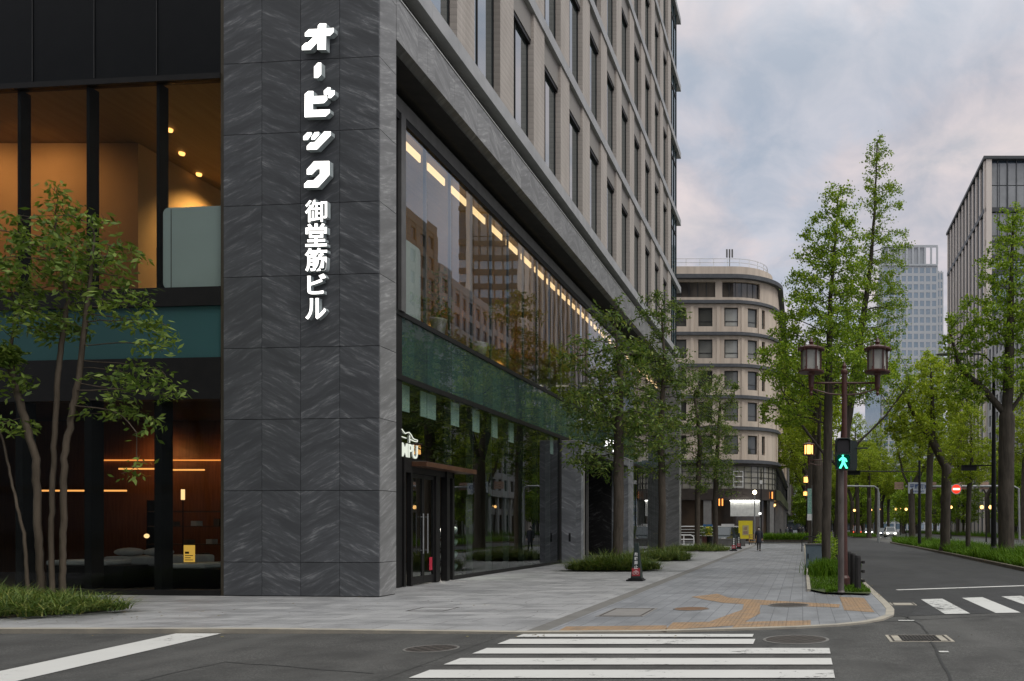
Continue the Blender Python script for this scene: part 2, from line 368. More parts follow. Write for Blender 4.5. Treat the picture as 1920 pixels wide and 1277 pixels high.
def ironm(name, c1, c2):
    m, t, o = mat_new(name); v = objco(t); ch = nn(t, 'ShaderNodeTexChecker'); ch.inputs['Scale'].default_value = 11; lk(t, v, ch.inputs['Vector'])
    col = ramp(t, noise(t, v, 9, 5), [(.35, c1), (.65, c2)]); col = mixc(t, ch.outputs['Fac'], col, tuple(x*.45 for x in c1))
    princ(t, o, col, .6, .3, .5, ch.outputs['Fac'], .8, .012); return m
MT['iron'] = ironm('cast_iron', (.06,.05,.043), (.10,.085,.075))
def tactm():
    m, t, o = mat_new('tactile_paving'); v = objco(t)
    s = nn(t, 'ShaderNodeSeparateXYZ'); lk(t, v, s.inputs[0])
    w = mth(t, 'PINGPONG', s.outputs[0], .0375)
    tile = mth(t, 'PINGPONG', s.outputs[0], .15); tile2 = mth(t, 'PINGPONG', s.outputs[1], .15)
    col = ramp(t, noise(t, v, 3.5, 7, .7), [(.3, (.36,.225,.12)), (.52, (.28,.185,.11)), (.68, (.19,.155,.12))])
    col = mixc(t, ramp(t, mth(t, 'MINIMUM', tile, tile2), [(0, (.8,)*3), (.008, (0,0,0))]), col, (.12,.09,.06))
    princ(t, o, col, .65, 0, .4, ramp(t, w, [(.01,(0,0,0)),(.018,(1,1,1))]), .6, .008); return m
MT['tact'] = tactm()
MT['bark_smooth'] = barkm('smooth_bark', (.06,.047,.034), (.125,.10,.075), 3)
MT['bark'] = barkm('rough_bark', (.030,.026,.021), (.085,.072,.058), 3)
MT['bark_mid'] = barkm('brown_bark', (.042,.034,.027), (.10,.083,.066), 4)
MT['leaf_a'] = leafm('dark_street_leaf', [(.05,.09,.018), (.095,.165,.03), (.16,.24,.048), (.27,.31,.075)], .4)
MT['leaf_l'] = leafm('young_tree_leaf', [(.06,.11,.016), (.12,.20,.03), (.20,.29,.05), (.28,.37,.08)], .4)
MT['leaf_g'] = leafm('ginkgo_leaf', [(.10,.18,.014), (.19,.31,.022), (.27,.41,.032), (.44,.53,.06)], .42)
MT['leaf_y'] = leafm('bright_ginkgo_leaf', [(.15,.22,.012), (.26,.36,.022), (.36,.46,.035), (.48,.53,.06)], .45)
MT['grass'] = leafm('strap_grass_blade', [(.04,.08,.014), (.08,.14,.022), (.13,.19,.035), (.24,.24,.06)], .25)
MT['lawn'] = leafm('lawn_blade', [(.045,.11,.008), (.08,.165,.012), (.13,.22,.02)], .3, .08)
MT['soil'] = plain('dark_soil', (.03,.024,.018), (.055,.045,.03), 6, .95, bump=.5)
MT['turf'] = plain('turf', (.035,.06,.018), (.075,.085,.03), 4, .95, bump=.5)
MT['lampred'] = plain('red_brown_paint', (.085,.028,.020), (.060,.021,.016), 5, .45)
MT['dkgreen'] = plain('dark_green_paint', (.012,.022,.02), (.016,.028,.025), 4, .45)
MT['pole'] = plain('weathered_pole', (.075,.065,.06), (.14,.12,.11), 6, .6, .2, stretch=(1,1,.3))
MT['gpole'] = plain('grey_pole', (.25,.26,.26), (.32,.33,.33), 4, .5, .2)
MT['white'] = plain('white_paint', (.74,.74,.73), (.66,.66,.65), 3, .5)
MT['wood_post'] = plain('charred_post', (.014,.013,.013), (.026,.024,.023), 8, .7, stretch=(1,1,.2))
MT['warmwall'] = plain('warm_plaster', (.50,.34,.20), (.46,.31,.18), 1, .8, bump=.05)
MT['woodwall'] = plain('walnut_panel', (.20,.09,.04), (.14,.06,.028), 3, .5, stretch=(6,6,.4))
MT['ceil'] = plain('dark_ceiling', (.10,.075,.055), (.13,.10,.07), 2, .7)
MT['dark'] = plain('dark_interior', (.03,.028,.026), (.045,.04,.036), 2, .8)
MT['floor'] = plain('shop_floor', (.06,.055,.05), (.09,.08,.07), 2, .45)
MT['linen'] = plain('white_linen', (.62,.62,.62), (.52,.52,.53), 4, .9, bump=.3, bscale=12)
MT['screen'] = plain('pale_screen', (.60,.66,.66), (.55,.61,.62), 1, .6, bump=.03)
MT['lit_white'] = emis('lit_sign_white', (1.0,.97,.93), 2.6)
MT['lit_edge'] = plain('sign_return', (.50,.56,.57), (.42,.48,.49), 3, .4)
MT['lit_warm'] = emis('warm_strip', (1.0,.62,.28), 1.8)
MT['lit_orange'] = emis('orange_strip', (1.0,.42,.11), 1.5)
MT['lit_amber'] = emis('amber_strip', (1.0,.33,.07), 1.3)
MT['lit_lamp'] = emis('lit_lamp', (1.0,.50,.13), 3.2)
MT['lit_globe'] = emis('lit_globe', (1.0,.55,.18), 3.5)
MT['lit_green'] = emis('green_signal', (.10,1.0,.55), 2.4)
MT['lit_head'] = emis('headlight', (1.0,.95,.88), 12.0)
MT['lit_red'] = emis('tail_light', (1.0,.12,.05), 2.0)
# ---------------------------------------------------------------- the office building on the corner
TH = R(5.0)
C0 = Vector((-10.45, 20.4, 0)); RZ = Matrix.Rotation(-TH, 4, 'Z'); MF = Matrix.Translation(C0) @ RZ
def W(lx, ly): p = MF @ Vector((lx, ly, 0)); return (p.x, p.y)
def LP(px, py, ly):                       # where a sight line meets the plane ly of the front facade -> (lx, z)
    n = Vector((math.sin(TH), math.cos(TH), 0)); d = Vector(((px-CX)/F, 1, (CY-py)/F))
    t = n.dot(C0 + n*ly) / n.dot(d); p = MF.inverted() @ Vector((d.x*t, d.y*t, 0)); return p.x, EYE + d.z*t
def SY(px, X): return X*F/(px-CX)                                  # depth at which column px meets the plane X
B = thing('office_building', 'corner office tower with dark veined stone pillar and glazed shop floors below ribbed piers', 'office building', C0)
def front(mb, name, mat, **k):
    o = mb.build(name, mat, B, **k); o.rotation_euler = (0,0,-TH); return o
def side(mb, name, mat, **k): return mb.build(name, mat, B, world=True, **k)
# stone pillar: cladding panels over a dark core
ZR = [0.03, .87] + [.87 + PH*i for i in range(1, 9)] + [15.42]
m = MB(); m.prism([W(-4.10,.03), W(-.03,.03), (-10.48,21.25), (-11.6,21.35), W(-4.10,1.3)], 0.02, 15.38); side(m, 'pillar_core', MT['black'])
m = MB(); g = .007
for i in range(4):
    for a, b in zip(ZR, ZR[1:]): m.box(-4.11+PW*i+g, -4.11+PW*(i+1)-g, 0, .03, a+g, b-g)
front(m, 'stone_cladding', MT['stone'])
m = MB()
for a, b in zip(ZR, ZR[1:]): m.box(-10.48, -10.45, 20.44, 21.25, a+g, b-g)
side(m, 'side_cladding', MT['band'])  # same stone as the front, toned lighter for stronger light on this side
m = MB(); m.box(-4.20,-4.115,.02,.5,.02,15.3); front(m, 'edge_trim', plain('bronze_trim', (.10,.085,.06), (.13,.11,.08), 2, .45, .6))
# ---- left (front) glazing
mulx = [LP(p, 700, .12)[0] for p in (-95, 36, 165, 296)]
LX0, LX1 = -21.0, -4.2
m = MB(); m.box(LX0, LX1, .06, .075, 7.80, 13.02); front(m, 'upper_glazing', glassm('front_glass', (.84,.86,.84), 1.28))
m = MB(); m.box(LX0, LX1, .06, .075, 6.02, 7.33); front(m, 'spandrel_glazing', MT['teal'])
m = MB(); m.box(LX0, LX1, .06, .075, .16, 4.97); front(m, 'lower_glazing', bpy.data.materials['front_glass'])
m = MB(); m.box(LX0, LX1, .0, .35, 7.33, 7.80); m.box(LX0, LX1, 0, .35, 4.97, 6.02); m.box(LX0, LX1, .0, .3, .02, .16); m.box(LX0,LX1,-.02,.2,13.02,13.16); front(m, 'transom', MT['frame'])
m = MB()
for i in range(9):
    x1 = LX1 - i*1.72; m.box(x1-1.70, x1, .02, .10, 13.16, 19.0)
front(m, 'black_fascia', plain('black_glass_panel', (.005,.006,.007), (.007,.008,.009), 2, .35, 0, .25))
m = MB()
for i in range(1, 9): m.box(LX1-i*1.72-.012, LX1-i*1.72+.012-.02, .0, .05, 13.2, 19.0)
front(m, 'fascia_joint', plain('fascia_joint_metal', (.06,.062,.065), None, 3, .5))
m = MB()
for x in mulx + [mulx[0]-1.95*k for k in (1,2,3)]:
    m.box(x, x+.09, .08, .34, 4.97, 13.02); m.box(x-.06, x+.14, .08, .42, .04, 4.97)
front(m, 'mullion', MT['black'])
# ---- interior shell
poly = [W(-20.9,.45), W(-1.5,.5), (-11.85,22.2), (-11.85,69), (-31.5,69)]
m = MB(); m.prism(poly, 6.03, 7.62); side(m, 'upper_floor_slab', plain('oak_floor', (.16,.10,.055), (.12,.075,.04), 2, .5))
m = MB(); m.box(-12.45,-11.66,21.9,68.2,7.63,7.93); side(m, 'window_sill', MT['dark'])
m = MB(); m.prism(poly, 13.60, 14.25); side(m, 'upper_ceiling', plain('oak_ceiling', (.30,.215,.105), (.25,.175,.085), 1.2, .6, stretch=(6,.4,1)))
m = MB(); m.prism(poly, .012, .045); side(m, 'shop_floor', MT['floor'])
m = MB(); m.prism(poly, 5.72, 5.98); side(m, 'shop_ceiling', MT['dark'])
m = MB(); m.box(-31.5,-20.5,25.5,62,7.63,13.59); side(m, 'core_wall', MT['warmwall'])
m = MB(); m.box(-31.4,-18.8,31.0,62,.05,5.71); side(m, 'shop_back_wall', MT['woodwall'])
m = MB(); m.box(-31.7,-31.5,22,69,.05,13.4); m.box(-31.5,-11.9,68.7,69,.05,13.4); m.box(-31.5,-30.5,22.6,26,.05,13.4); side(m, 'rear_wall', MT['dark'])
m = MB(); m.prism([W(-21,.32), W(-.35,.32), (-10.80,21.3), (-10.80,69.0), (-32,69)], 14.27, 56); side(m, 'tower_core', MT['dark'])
# cove and shelf light strips in the shop (warm)
m = MB()
m.box(-26.5,-19.6,30.9,30.95,4.22,4.27); side(m, 'cove_light', MT['lit_amber'])
def strip(px0,py0,px1,py1,Y,th=.05,mat='lit_orange'):
    a, b = at(px0,py0,Y), at(px1,py1,Y); mm = MB(); mm.box(a.x,b.x,Y,Y+.05,(a.z+b.z)/2-th/2,(a.z+b.z)/2+th/2); return side(mm,'strip_light',MT[mat])
strip(62,920,236,920,29.2,.06); strip(222,879,300,879,27.0,.05); strip(316,881,382,881,26.4,.05)
# warm lamps in the shop and on the upper floor (downlights seen as bright spots, plus added unseen fill)
def spot(loc, power, col=(1,.55,.25), aim=(0,0,-1), ang=100, size=.15):
    l = bpy.data.lights.new('downlight_and_fill_lamp', 'SPOT'); l.energy = power; l.color = col; l.spot_size = R(ang); l.spot_blend = .9; l.shadow_soft_size = size
    o = bpy.data.objects.new('downlight_and_fill_lamp', l); COL.objects.link(o); o.parent = B; o.location = Vector(loc) - C0
    o.rotation_euler = Vector(aim).to_track_quat('-Z', 'Y').to_euler()
for k, (px, py) in enumerate([(318,229),(341,246),(373,269),(403,287)]):
    p = at(px, py, 24.6 + k*1.55); mm = MB(); zc = min(p.z, 13.55); mm.lathe([(.07,-.04),(.085,0),(.085,.04)], (p.x,p.y,zc), 12); side(mm, 'downlight', emis('spot_glow', (1,.45,.12), 3.5) if k == 0 else bpy.data.materials['spot_glow'], smooth=True)
for x in (-27.2,-25.2,-23.0): spot((x,23.7,13.3), 140, (1,.50,.18), aim=(0,.7,-1), ang=160)
for y in (26,31,36,41,46,52,58,64): spot((-14.6,y,9.2), 70, (1,.70,.25), aim=(-.12,0,1), ang=165, size=.4)  # unseen upward fill, added to make the ceiling glow ochre
for y in (28,36,46,56): spot((-18.9,y,13.35), 1100, (1,.60,.20), aim=(-.55,0,-1))
spot((-24,29.8,4.6), 60, (1,.4,.12), aim=(0,1,-.6), ang=150); spot((-21,29.8,4.6), 60, (1,.4,.12), aim=(0,1,-.6), ang=150)
spot((-22,25,5.5), 45, (1,.75,.5), ang=140); spot((-17.5,25,5.5), 45, (1,.75,.5), ang=140)
# ---- right (street) glazing
GX = -11.5; JT = [21.75 + 1.775*k for k in range(0, 27)]
rg = random.Random(5)
def pane_row(z0, z1, y0, y1, name, mat, skip=None):
    mm = MB(); ys = [y0] + [j for j in JT if y0 + .3 < j < y1 - .3] + [y1]
    for a, b in zip(ys, ys[1:]):
        if skip and skip[0] < (a+b)/2 < skip[1]: continue
        T = Matrix.Translation((GX, (a+b)/2, (z0+z1)/2)) @ Matrix.Rotation(R(rg.uniform(-.22,.22)),4,'Z') @ Matrix.Rotation(R(rg.uniform(-.12,.12)),4,'Y')
        mm.box(-.012,.012,-(b-a)/2+.006,(b-a)/2-.006,-(z1-z0)/2,(z1-z0)/2,T)
    return side(mm, name, mat)
pane_row(7.91, 13.3, 21.3, 68.3, 'upper_glass', MT['glass_up'])
pane_row(6.09, 7.77, 21.3, 68.3, 'green_glass', MT['glass_green'])
pane_row(.14, 5.94, 27.12, 39.15, 'shop_glass', MT['glass'])
pane_row(3.75, 5.94, 21.3, 27.1, 'shop_glass', MT['glass'])
pane_row(.14, 5.94, 51.35, 68.2, 'shop_glass', MT['glass'])
m = MB()
m.box(-11.62,-11.44,21.3,68.3,7.77,7.91); m.box(-11.62,-11.44,21.3,68.3,5.94,6.09); m.box(-11.56,-11.44,27.1,39.15,.03,.14); m.box(-11.56,-11.44,51.35,68.2,.03,.14)
m.box(-11.56,-11.475,21.3,23.68,.03,13.3); m.box(-11.58,-11.43,38.95,39.2,.03,5.94); side(m, 'rail', MT['frame'])
m = MB(); m.box(-11.6,-11.42,21.3,68.3,13.3,13.5); side(m, 'head_shadow_gap', MT['black'])
m = MB(); m.box(-11.62,-11.40,21.3,68.3,13.5,13.9); m.box(-11.55,-11.38,23.45,23.72,7.9,13.5); side(m, 'head_frame', MT['gframe'])
m = MB(); m.box(-11.8,-11.66,21.3,68.3,13.9,14.29); side(m, 'gap_backing', MT['black'])
m = MB()
for j in JT[:-1]: m.box(-11.72,-11.69,j+.06,j+1.36,6.1,7.76)
side(m, 'spandrel_backing', plain('sea_green_backing', (.26,.42,.39), (.20,.34,.32), .8, .5))
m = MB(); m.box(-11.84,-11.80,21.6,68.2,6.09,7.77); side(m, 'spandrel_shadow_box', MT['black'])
m = MB()
for j in JT[1:]:
    m.box(-11.61,-11.53,j-.025,j+.025,7.9,13.3)
    if not 39 < j < 51.5 and j > 27: m.box(-11.75,-11.53,j-.02,j+.02,.1,5.94)
for j in JT[1:]: m.box(-11.66,-11.52,j-.09,j+.09,6.1,7.76)
side(m, 'glass_fin', plain('fin_metal', (.03,.035,.033), (.04,.045,.042), 2, .4))
# band, recess, ledges, piers, windows
m = MB(); y = 21.27
while y < 69.3: m.box(-11.64,-10.45,y,min(y+1.768,69.35),14.3,15.40); y += 1.775
side(m, 'stone_band', MT['band'])
m = MB(); m.box(-10.49,-10.43,21.27,69.35,15.41,15.45); side(m, 'band_drip', plain('drip_metal', (.45,.45,.43), None, 3, .5))
m = MB(); m.box(-11.0,-10.74,21.3,69.2,15.4,15.9); side(m, 'recess', MT['black'])
NF = 7; FP = 5.7
for j in range(NF):
    z = 15.9 + FP*j; mm = MB(); y = 21.3; y1 = 70.2 if j else 69.4
    while y < y1: mm.box(-11.0,-10.33,y,min(y+1.771,y1),z,z+.48); y += 1.775
    side(mm, 'floor_ledge', MT['slab'])
PY0, PP, PWD = 24.88, 3.55, 1.32
for k in range(-1, 12):
    y = PY0 + PP*k
    mm = MB()
    for j in range(NF): mm.box(-10.78,-10.40,y,y+PWD,16.39+FP*j,15.89+FP*(j+1))
    side(mm, 'pier', MT['pier'])
wf = MB(); wf.box(-10.72,-10.60,0,PP-PWD,0,4.02)            # prototype window, local y from the pier's end
wf = MB(); wd_ = PP - PWD; wh = 4.02
wf.box(-.07,.0,0,.05,0,wh); wf.box(-.07,0,wd_-.07,wd_,0,wh); wf.box(-.07,0,wd_*.36-.03,wd_*.36+.03,0,wh); wf.box(-.1,.09,0,wd_,wh,wh+.16); wf.box(-.07,0,.05,wd_-.07,0,.05)
W0 = wf.build('window', MT['black'], B)
pm = MB(); pm.box(-.06,-.03,.05,wd_-.07,.05,wh-.01); P0 = pm.build('pane', MT['win'], W0)
sm = MB(); sm.box(-.10,.12,0,wd_,wh+.16,5.21); S0 = sm.build('spandrel', MT['spandrel'], B)
first = True
for k in range(-1, 11):
    for j in range(NF):
        y = PY0 + PP*k + PWD; z = 16.4 + FP*j
        if CY - (z-EYE)/y*F < -200: continue
        if first: w, p, s = W0, P0, S0; first = False
        else:
            w = W0.copy(); p = P0.copy(); s = S0.copy()
            for q in (w, p, s): COL.objects.link(q)
            p.parent = w
        w.location = Vector((-10.62, y, z)) - C0; s.location = Vector((-10.62, y, z)) - C0
for j in range(NF):
    z = 16.4 + FP*j; mm = MB()
    for yy in (65.3, 66.5, 67.7, 68.9): mm.box(-10.66,-10.52,yy,yy+.09,z,z+5.2)
    mm.box(-10.66,-10.52,65.3,69,z+3.9,z+4.0)
    side(mm, 'corner_mullion', MT['frame'])
    mm = MB(); mm.box(-10.62,-10.58,65.39,68.98,z,z+5.2); side(mm, 'corner_glass', mirror_pane('corner_glass', (.05,.09,.10), 2.6, .03) if j == 0 else bpy.data.materials['corner_glass'])
# end pillar and portal
m = MB()
for a, b in zip([.03,1.2,4.2,7.2,10.2,13.2], [1.2,4.2,7.2,10.2,13.2,14.29]): m.box(-11.55,-10.2 if b < 14 else -10.46,68.3,69.4,a+.008,b-.008)
side(m, 'end_pillar', MT['band'])
m = MB()
zz_ = [.03, 1.0, 2.1, 3.2, 4.35, 5.45, 5.82]
for a, b in zip(zz_, zz_[1:]): m.box(-11.49,-10.5,39.2,39.62,a+.004,b-.004); m.box(-11.49,-10.5,49.8,51.3,a+.004,b-.004)
m.box(-11.49,-10.52,39.63,49.79,5.42,5.80); side(m, 'entrance_portal', MT['portal'])
m = MB(); m.box(-11.47,-10.49,39.2,51.3,5.82,5.86); m.box(-10.56,-10.47,39.62,39.70,.03,5.42); side(m, 'portal_trim', plain('pale_trim', (.30,.29,.27), None, 3, .5))
m = MB(); m.box(-13.4,-13.2,39.6,49.8,.05,5.4); m.box(-13.2,-11.5,49.7,49.8,.05,5.4); side(m, 'entrance_wall', MT['marble'])
m = MB(); m.box(-13.2,-10.6,39.62,49.8,5.36,5.41); m.box(-13.2,-11.5,39.6,39.66,.05,5.36); side(m, 'entrance_ceiling', MT['black'])
m = MB(); m.box(-11.46,-11.40,39.9,49.6,.05,.09); m.box(-11.52,-11.40,41.6,41.75,.05,5.36); m.box(-11.52,-11.40,43.9,44.0,.05,5.36); side(m, 'entrance_frame', MT['gframe'])
m = MB(); m.box(-11.1,-11.0,39.196,39.2,1.05,1.45); m.box(-11.13,-11.07,39.18,39.2,5.55,5.63); side(m, 'wall_socket', MT['black'])
# shop doors
m = MB()
m.box(-11.56,-11.42,23.7,27.1,3.33,3.75); m.box(-11.56,-11.42,23.7,23.8,.03,3.33); m.box(-11.56,-11.42,24.12,24.22,.03,3.33); m.box(-11.56,-11.40,25.72,26.0,.03,3.33); m.box(-11.56,-11.36,26.42,26.62,.03,3.75); m.box(-11.56,-11.42,26.98,27.12,.03,3.75)
side(m, 'door_surround', MT['frame'])
for y0, y1 in ((24.22,24.96),(24.97,25.72)):
    mm = MB(); mm.box(-11.53,-11.46,y0,y0+.07,.05,3.32); mm.box(-11.53,-11.46,y1-.07,y1,.05,3.32); mm.box(-11.53,-11.46,y0+.07,y1-.07,.05,.28); mm.box(-11.53,-11.46,y0+.07,y1-.07,3.2,3.32)
    d = mm.build('door', MT['frame'], B, world=True)
    mm = MB(); mm.box(-11.50,-11.48,y0+.07,y1-.07,.28,3.2); q = mm.build('pane', MT['glass'], B, world=True); q.parent = d
    hy = y1-.16 if y0 < 24.5 else y0+.12
    mm = MB(); mm.tube([(-11.38,hy,.95),(-11.38,hy,2.15)], .018, 8); mm.tube([(-11.46,hy,1.05),(-11.38,hy,1.05)], .012, 6); mm.tube([(-11.46,hy,2.05),(-11.38,hy,2.05)], .012, 6)
    q = mm.build('handle', MT['gpole'], B, world=True); q.parent = d
m = MB(); m.box(-11.45,-11.448,25.35,25.55,.42,.82); side(m, 'red_sticker', plain('red_sticker', (.5,.02,.05), None, 3, .5))
m = MB(); m.box(-11.46,-10.98,24.15,27.85,3.52,3.66); side(m, 'door_canopy', plain('bronze', (.17,.085,.05), (.13,.065,.04), 3, .4, .5), bevel=.008)
for k in range(1, 10):
    if k < 7 or k > 8:
        j = 21.75+1.775*k; mm = MB(); mm.box(-11.74,-11.71,j+.05,j+1.1,5.15,5.93)
        if 39 > j: side(mm, 'roller_blind', MT['screen'])
for k in range(0, 26):
    y = 21.75 + 1.775*k; mm = MB(); mm.box(-12.13,-12.08,y+1.38,y+2.62,13.27,13.50); side(mm, 'ceiling_strip', emis('ceiling_strip_glow', (1.0,.66,.33), 1.9) if k == 0 else bpy.data.materials['ceiling_strip_glow'])
# ---- things standing inside
def rbox(w, h, r, corners, n=6):               # rounded rectangle outline
    pts = []
    for (cx, cy, a0), on in zip(((w-r,r,-90),(w-r,h-r,0),(r,h-r,90),(r,r,180)), corners):
        if on: pts += [(cx+r*math.cos(R(a0+90*i/n)), cy+r*math.sin(R(a0+90*i/n))) for i in range(n+1)]
        else: pts.append((w if a0 in (-90,0) else 0, 0 if a0 in (-90,180) else h))
    return pts
(lx, zt), (lx2, zb) = LP(304, 389, .10), LP(419, 541, .10)
t = thing('partition_screen', 'pale grey rounded screen behind the upper window beside the stone pillar', 'screen', (*W(lx,.12), 7.8), -TH)
m = MB(); m.prof([(x, z) for x, z in rbox(lx2-lx-.1+.1, zt-7.8, .16, (0,0,1,1))], 0, .06); m.build('panel', plain('blue_grey_screen', (.62,.72,.74), (.58,.67,.69), 1, .6, bump=.03), t, bevel=.01)
m = MB(); m.box(.22,.24,-.004,0,.02,zt-7.85); m.build('seam', MT['gframe'], t)
t = thing('partition_screen', 'pale green rounded screen at the near end of the long upper window', 'screen', (-11.72,23.8,7.93))
m = MB(); m.prof([(x, z) for x, z in rbox(1.5, 2.3, .16, (0,1,0,0))], -.03, .03, 'x'); m.build('panel', MT['screen'], t, bevel=.01)
for k, (px, lab) in enumerate([(822,'tapered cream pot with a leafy plant on the upper window sill'), (900,'small cream pot on the upper window sill behind the second fin')]):
    Y = SY(px, -12.0); t = thing('plant_pot', lab, 'plant pot', (-12.0, Y, 7.93))
    m = MB(); m.lathe([(.14,.0),(.17,.02),(.26,.62),(.28,.66),(.24,.66),(.22,.5)], (0,0,.0), 20); m.build('pot', plain('cream_pot', (.6,.55,.48), None, 3, .5), t, smooth=True)
    if k == 0:
        rr = random.Random(3); P = []
        for i in range(260):
            a = rr.uniform(0,6.28); e = rr.uniform(.3,1.5); r = rr.uniform(.1,.75); c = Vector((math.cos(a)*math.cos(e)*r*.8, math.sin(a)*math.cos(e)*r*.8, .6+math.sin(e)*r*2.6))
            d = Vector((rr.uniform(-1,1),rr.uniform(-1,1),rr.uniform(-.6,.6))).normalized()*.16; s = d.cross(Vector((0,0,1)))*.3; P.append([c, c+d*.5+s, c+d, c+d*.5-s])
        quads_obj('foliage', np.array([[tuple(q) for q in p] for p in P]), MT['leaf_a'], t)
# shop furniture seen through the low front windows
def bed(px0, px1, py, Y, w, label, loc_rz=0):
    a, b = at(px0, py, Y), at(px1, py, Y); L = b.x-a.x; zt = a.z
    t = thing('display_bed', label, 'bed', ((a.x+b.x)/2, Y, .045), -TH)
    m = MB(); m.box(-L/2,L/2,0,w,0,zt-.33); m.build('base', MT['black'], t, bevel=.03)
    m = MB(); m.box(-L/2+.02,L/2-.02,.02,w-.02,zt-.33,zt-.07); m.build('mattress', MT['linen'], t, bevel=.06)
    return t, L, zt
t, L, zt = bed(186, 300, 1042, 23.6, 2.1, 'display bed with white linen and two pillows behind the low front window')
for i, x in enumerate((-.45,.42)):
    m = MB(); m.ball((0,0,0), .42, (1.0,.6,.30)); 
    p = m.build('pillow', MT['linen'], None, smooth=True); p.location = t.location + Vector((x+.15,.35-.05*x,zt+.05)); tag(p, ('white pillow lying left on the display bed','white pillow lying right on the display bed')[i], 'pillow', 'pillows on the display bed')
for px0, px1, py, Y, lab in ((80,203,1050,22.9,'low black display bench with a white top behind the multi-stem tree'), (307,388,1056,22.6,'low black display bench with a white top beside the stone pillar')):
    a, b = at(px0,py,Y), at(px1,py,Y); t = thing('display_bench', lab, 'bench', ((a.x+b.x)/2, Y, .045), -TH); L = b.x-a.x
    m = MB(); m.box(-L/2,L/2+.5,.02,1.5,0,a.z-.2); m.build('base', MT['black'], t, bevel=.02)
    m = MB(); m.box(-L/2,L/2,0,1.48,a.z-.195,a.z-.06); m.build('top', MT['linen'], t, bevel=.04)
a = at(355,1033,22.9); t = thing('notice_stand', 'lit yellow notice on a display bench beside the stone pillar', 'notice', (a.x,a.y-.01,a.z-.31), -TH)
m = MB(); m.box(-.16,.16,0,.02,0,.47); m.build('card', emis('yellow_notice', (.95,.55,.10), .75), t)
m = MB(); m.box(-.12,.12,-.004,-.001,.05,.07); m.box(-.12,.05,-.004,-.001,.11,.13); m.box(-.12,.12,-.004,-.001,.17,.19); m.box(-.12,-.0,-.004,-.001,.23,.29); m.build('print', MT['dark'], t)
a = at(343,925,25.5); t = thing('table_lamp', 'small glowing lamp deep inside the low front shop window', 'lamp', a)
m = MB(); m.lathe([(.05,-.2),(.05,.12)], n=10); m.build('shade', MT['lit_warm'], t); m = MB(); m.tube([(0,0,-a.z+.05),(0,0,-.2)],.015,6); m.build('stem', MT['black'], t)
a = at(275,1005,25.2); t = thing('table_lamp', 'small glowing lamp above the bed in the low front shop window', 'lamp', a)
m = MB(); m.ball((0,0,0),.07); m.build('shade', MT['lit_warm'], t, smooth=True); m = MB(); m.tube([(0,0,-a.z+.05),(0,0,-.05)],.012,6); m.build('stem', MT['black'], t)
a = at(345,985,27.5); t = thing('shop_shelf', 'dark shelf unit with pale boxes in the low front shop window', 'shelf', (a.x,a.y,.045), -TH)
for z in (.5,1.1,1.7,2.2):
    m = MB(); m.box(-1.3,1.3,0,.4,z,z+.04); m.build('shelf_board', plain('shelf_wood', (.12,.07,.04), None, 3, .5) if z == .5 else bpy.data.materials['shelf_wood'], t)
m = MB(); m.box(-1.34,-1.3,0,.4,0,2.6); m.box(1.3,1.34,0,.4,0,2.6); m.build('upright', MT['black'], t)
rr = random.Random(8)
for i in range(9):
    z = (.54,1.14,1.74)[i%3]; x = -1.15+.27*i; m = MB(); m.box(x,x+.2,.05,.3,z,z+rr.uniform(.12,.3)); m.build('box', MT['linen'] if i%2 else MT['ceil'], t)
# pillows in the side shop window
spot((-12.2,27.4,3.6), 450, (1,.92,.8), (0,.2,-1), 110)  # unseen lamp added over the rack so the pillows show bright
t = thing('pillow_rack', 'stepped dark rack for pillows behind the shop window past the doors', 'rack', (-12.15,28.2,.045))
m = MB()
for i in range(4): m.box(-.35+.08*i,.35,-.55,.55,.12+.42*i,.15+.42*i)
m.box(.3,.36,-.55,-.5,0,1.9); m.box(.3,.36,.5,.55,0,1.9); m.build('frame', MT['black'], t)
for i in range(4):
    for k in (-1, 1):
        m = MB(); m.ball((0,0,0), .27, (1.1,.85,.55)); p = m.build('pillow', MT['linen'], None, smooth=True)
        p.location = (-12.15, 28.2+.27*k, .30+.42*i); p.rotation_euler = (0,R(-35),R(8*k))
        tag(p, '%s pillow on the %s shelf of the rack in the side shop window' % (('near','far')[k>0], ('bottom','second','third','top')[i]), 'pillow', 'pillows on the window rack')
# ---- lettering
S = thing('building_sign', 'tall white lit sign of Japanese letters down the dark stone pillar', 'sign', C0, -TH)
GL = [[(556,36,7.975),[(318,95),(350,62),(445,65),(440,138),(555,130),(555,190),(500,245),(440,248),(435,455),(312,455),(310,345),(208,458),(80,462),(80,405),(135,352),(165,350),(260,258),(125,258),(125,205),(185,150),(318,145)]],
 [(556,36,7.975),[(262,712),(318,650),(368,650),(368,828),(318,878),(262,878)]],
 [(556,150,15.96),[(245,420),(350,330),(500,330),(500,485),(915,468),(920,590),(820,690),(485,710),(485,895),(995,880),(995,980),(870,1090),(240,1115)],[(815,320),(930,220),(1015,220),(1005,312),(1140,312),(1135,435),(1030,540),(960,540),(955,440),(820,440)]],
 [(556,230,9.12),[(115,235),(185,165),(255,165),(252,212),(190,295),(115,298)],[(258,240),(310,165),(385,158),(385,210),(310,290),(250,292)],[(475,150),(585,150),(585,215),(350,458),(175,465),(175,400),(235,338),(310,332)]],
 [(556,230,9.12),[(175,800),(300,660),(560,655),(560,895),(370,1105),(130,1112),(130,1050),(190,990),(290,985),(400,875),(400,790),(350,795),(265,885),(175,888)]]]
def tri(pts):
    from mathutils.geometry import tessellate_polygon
    return tessellate_polygon([[Vector((x,y,0)) for x,y in pts]])
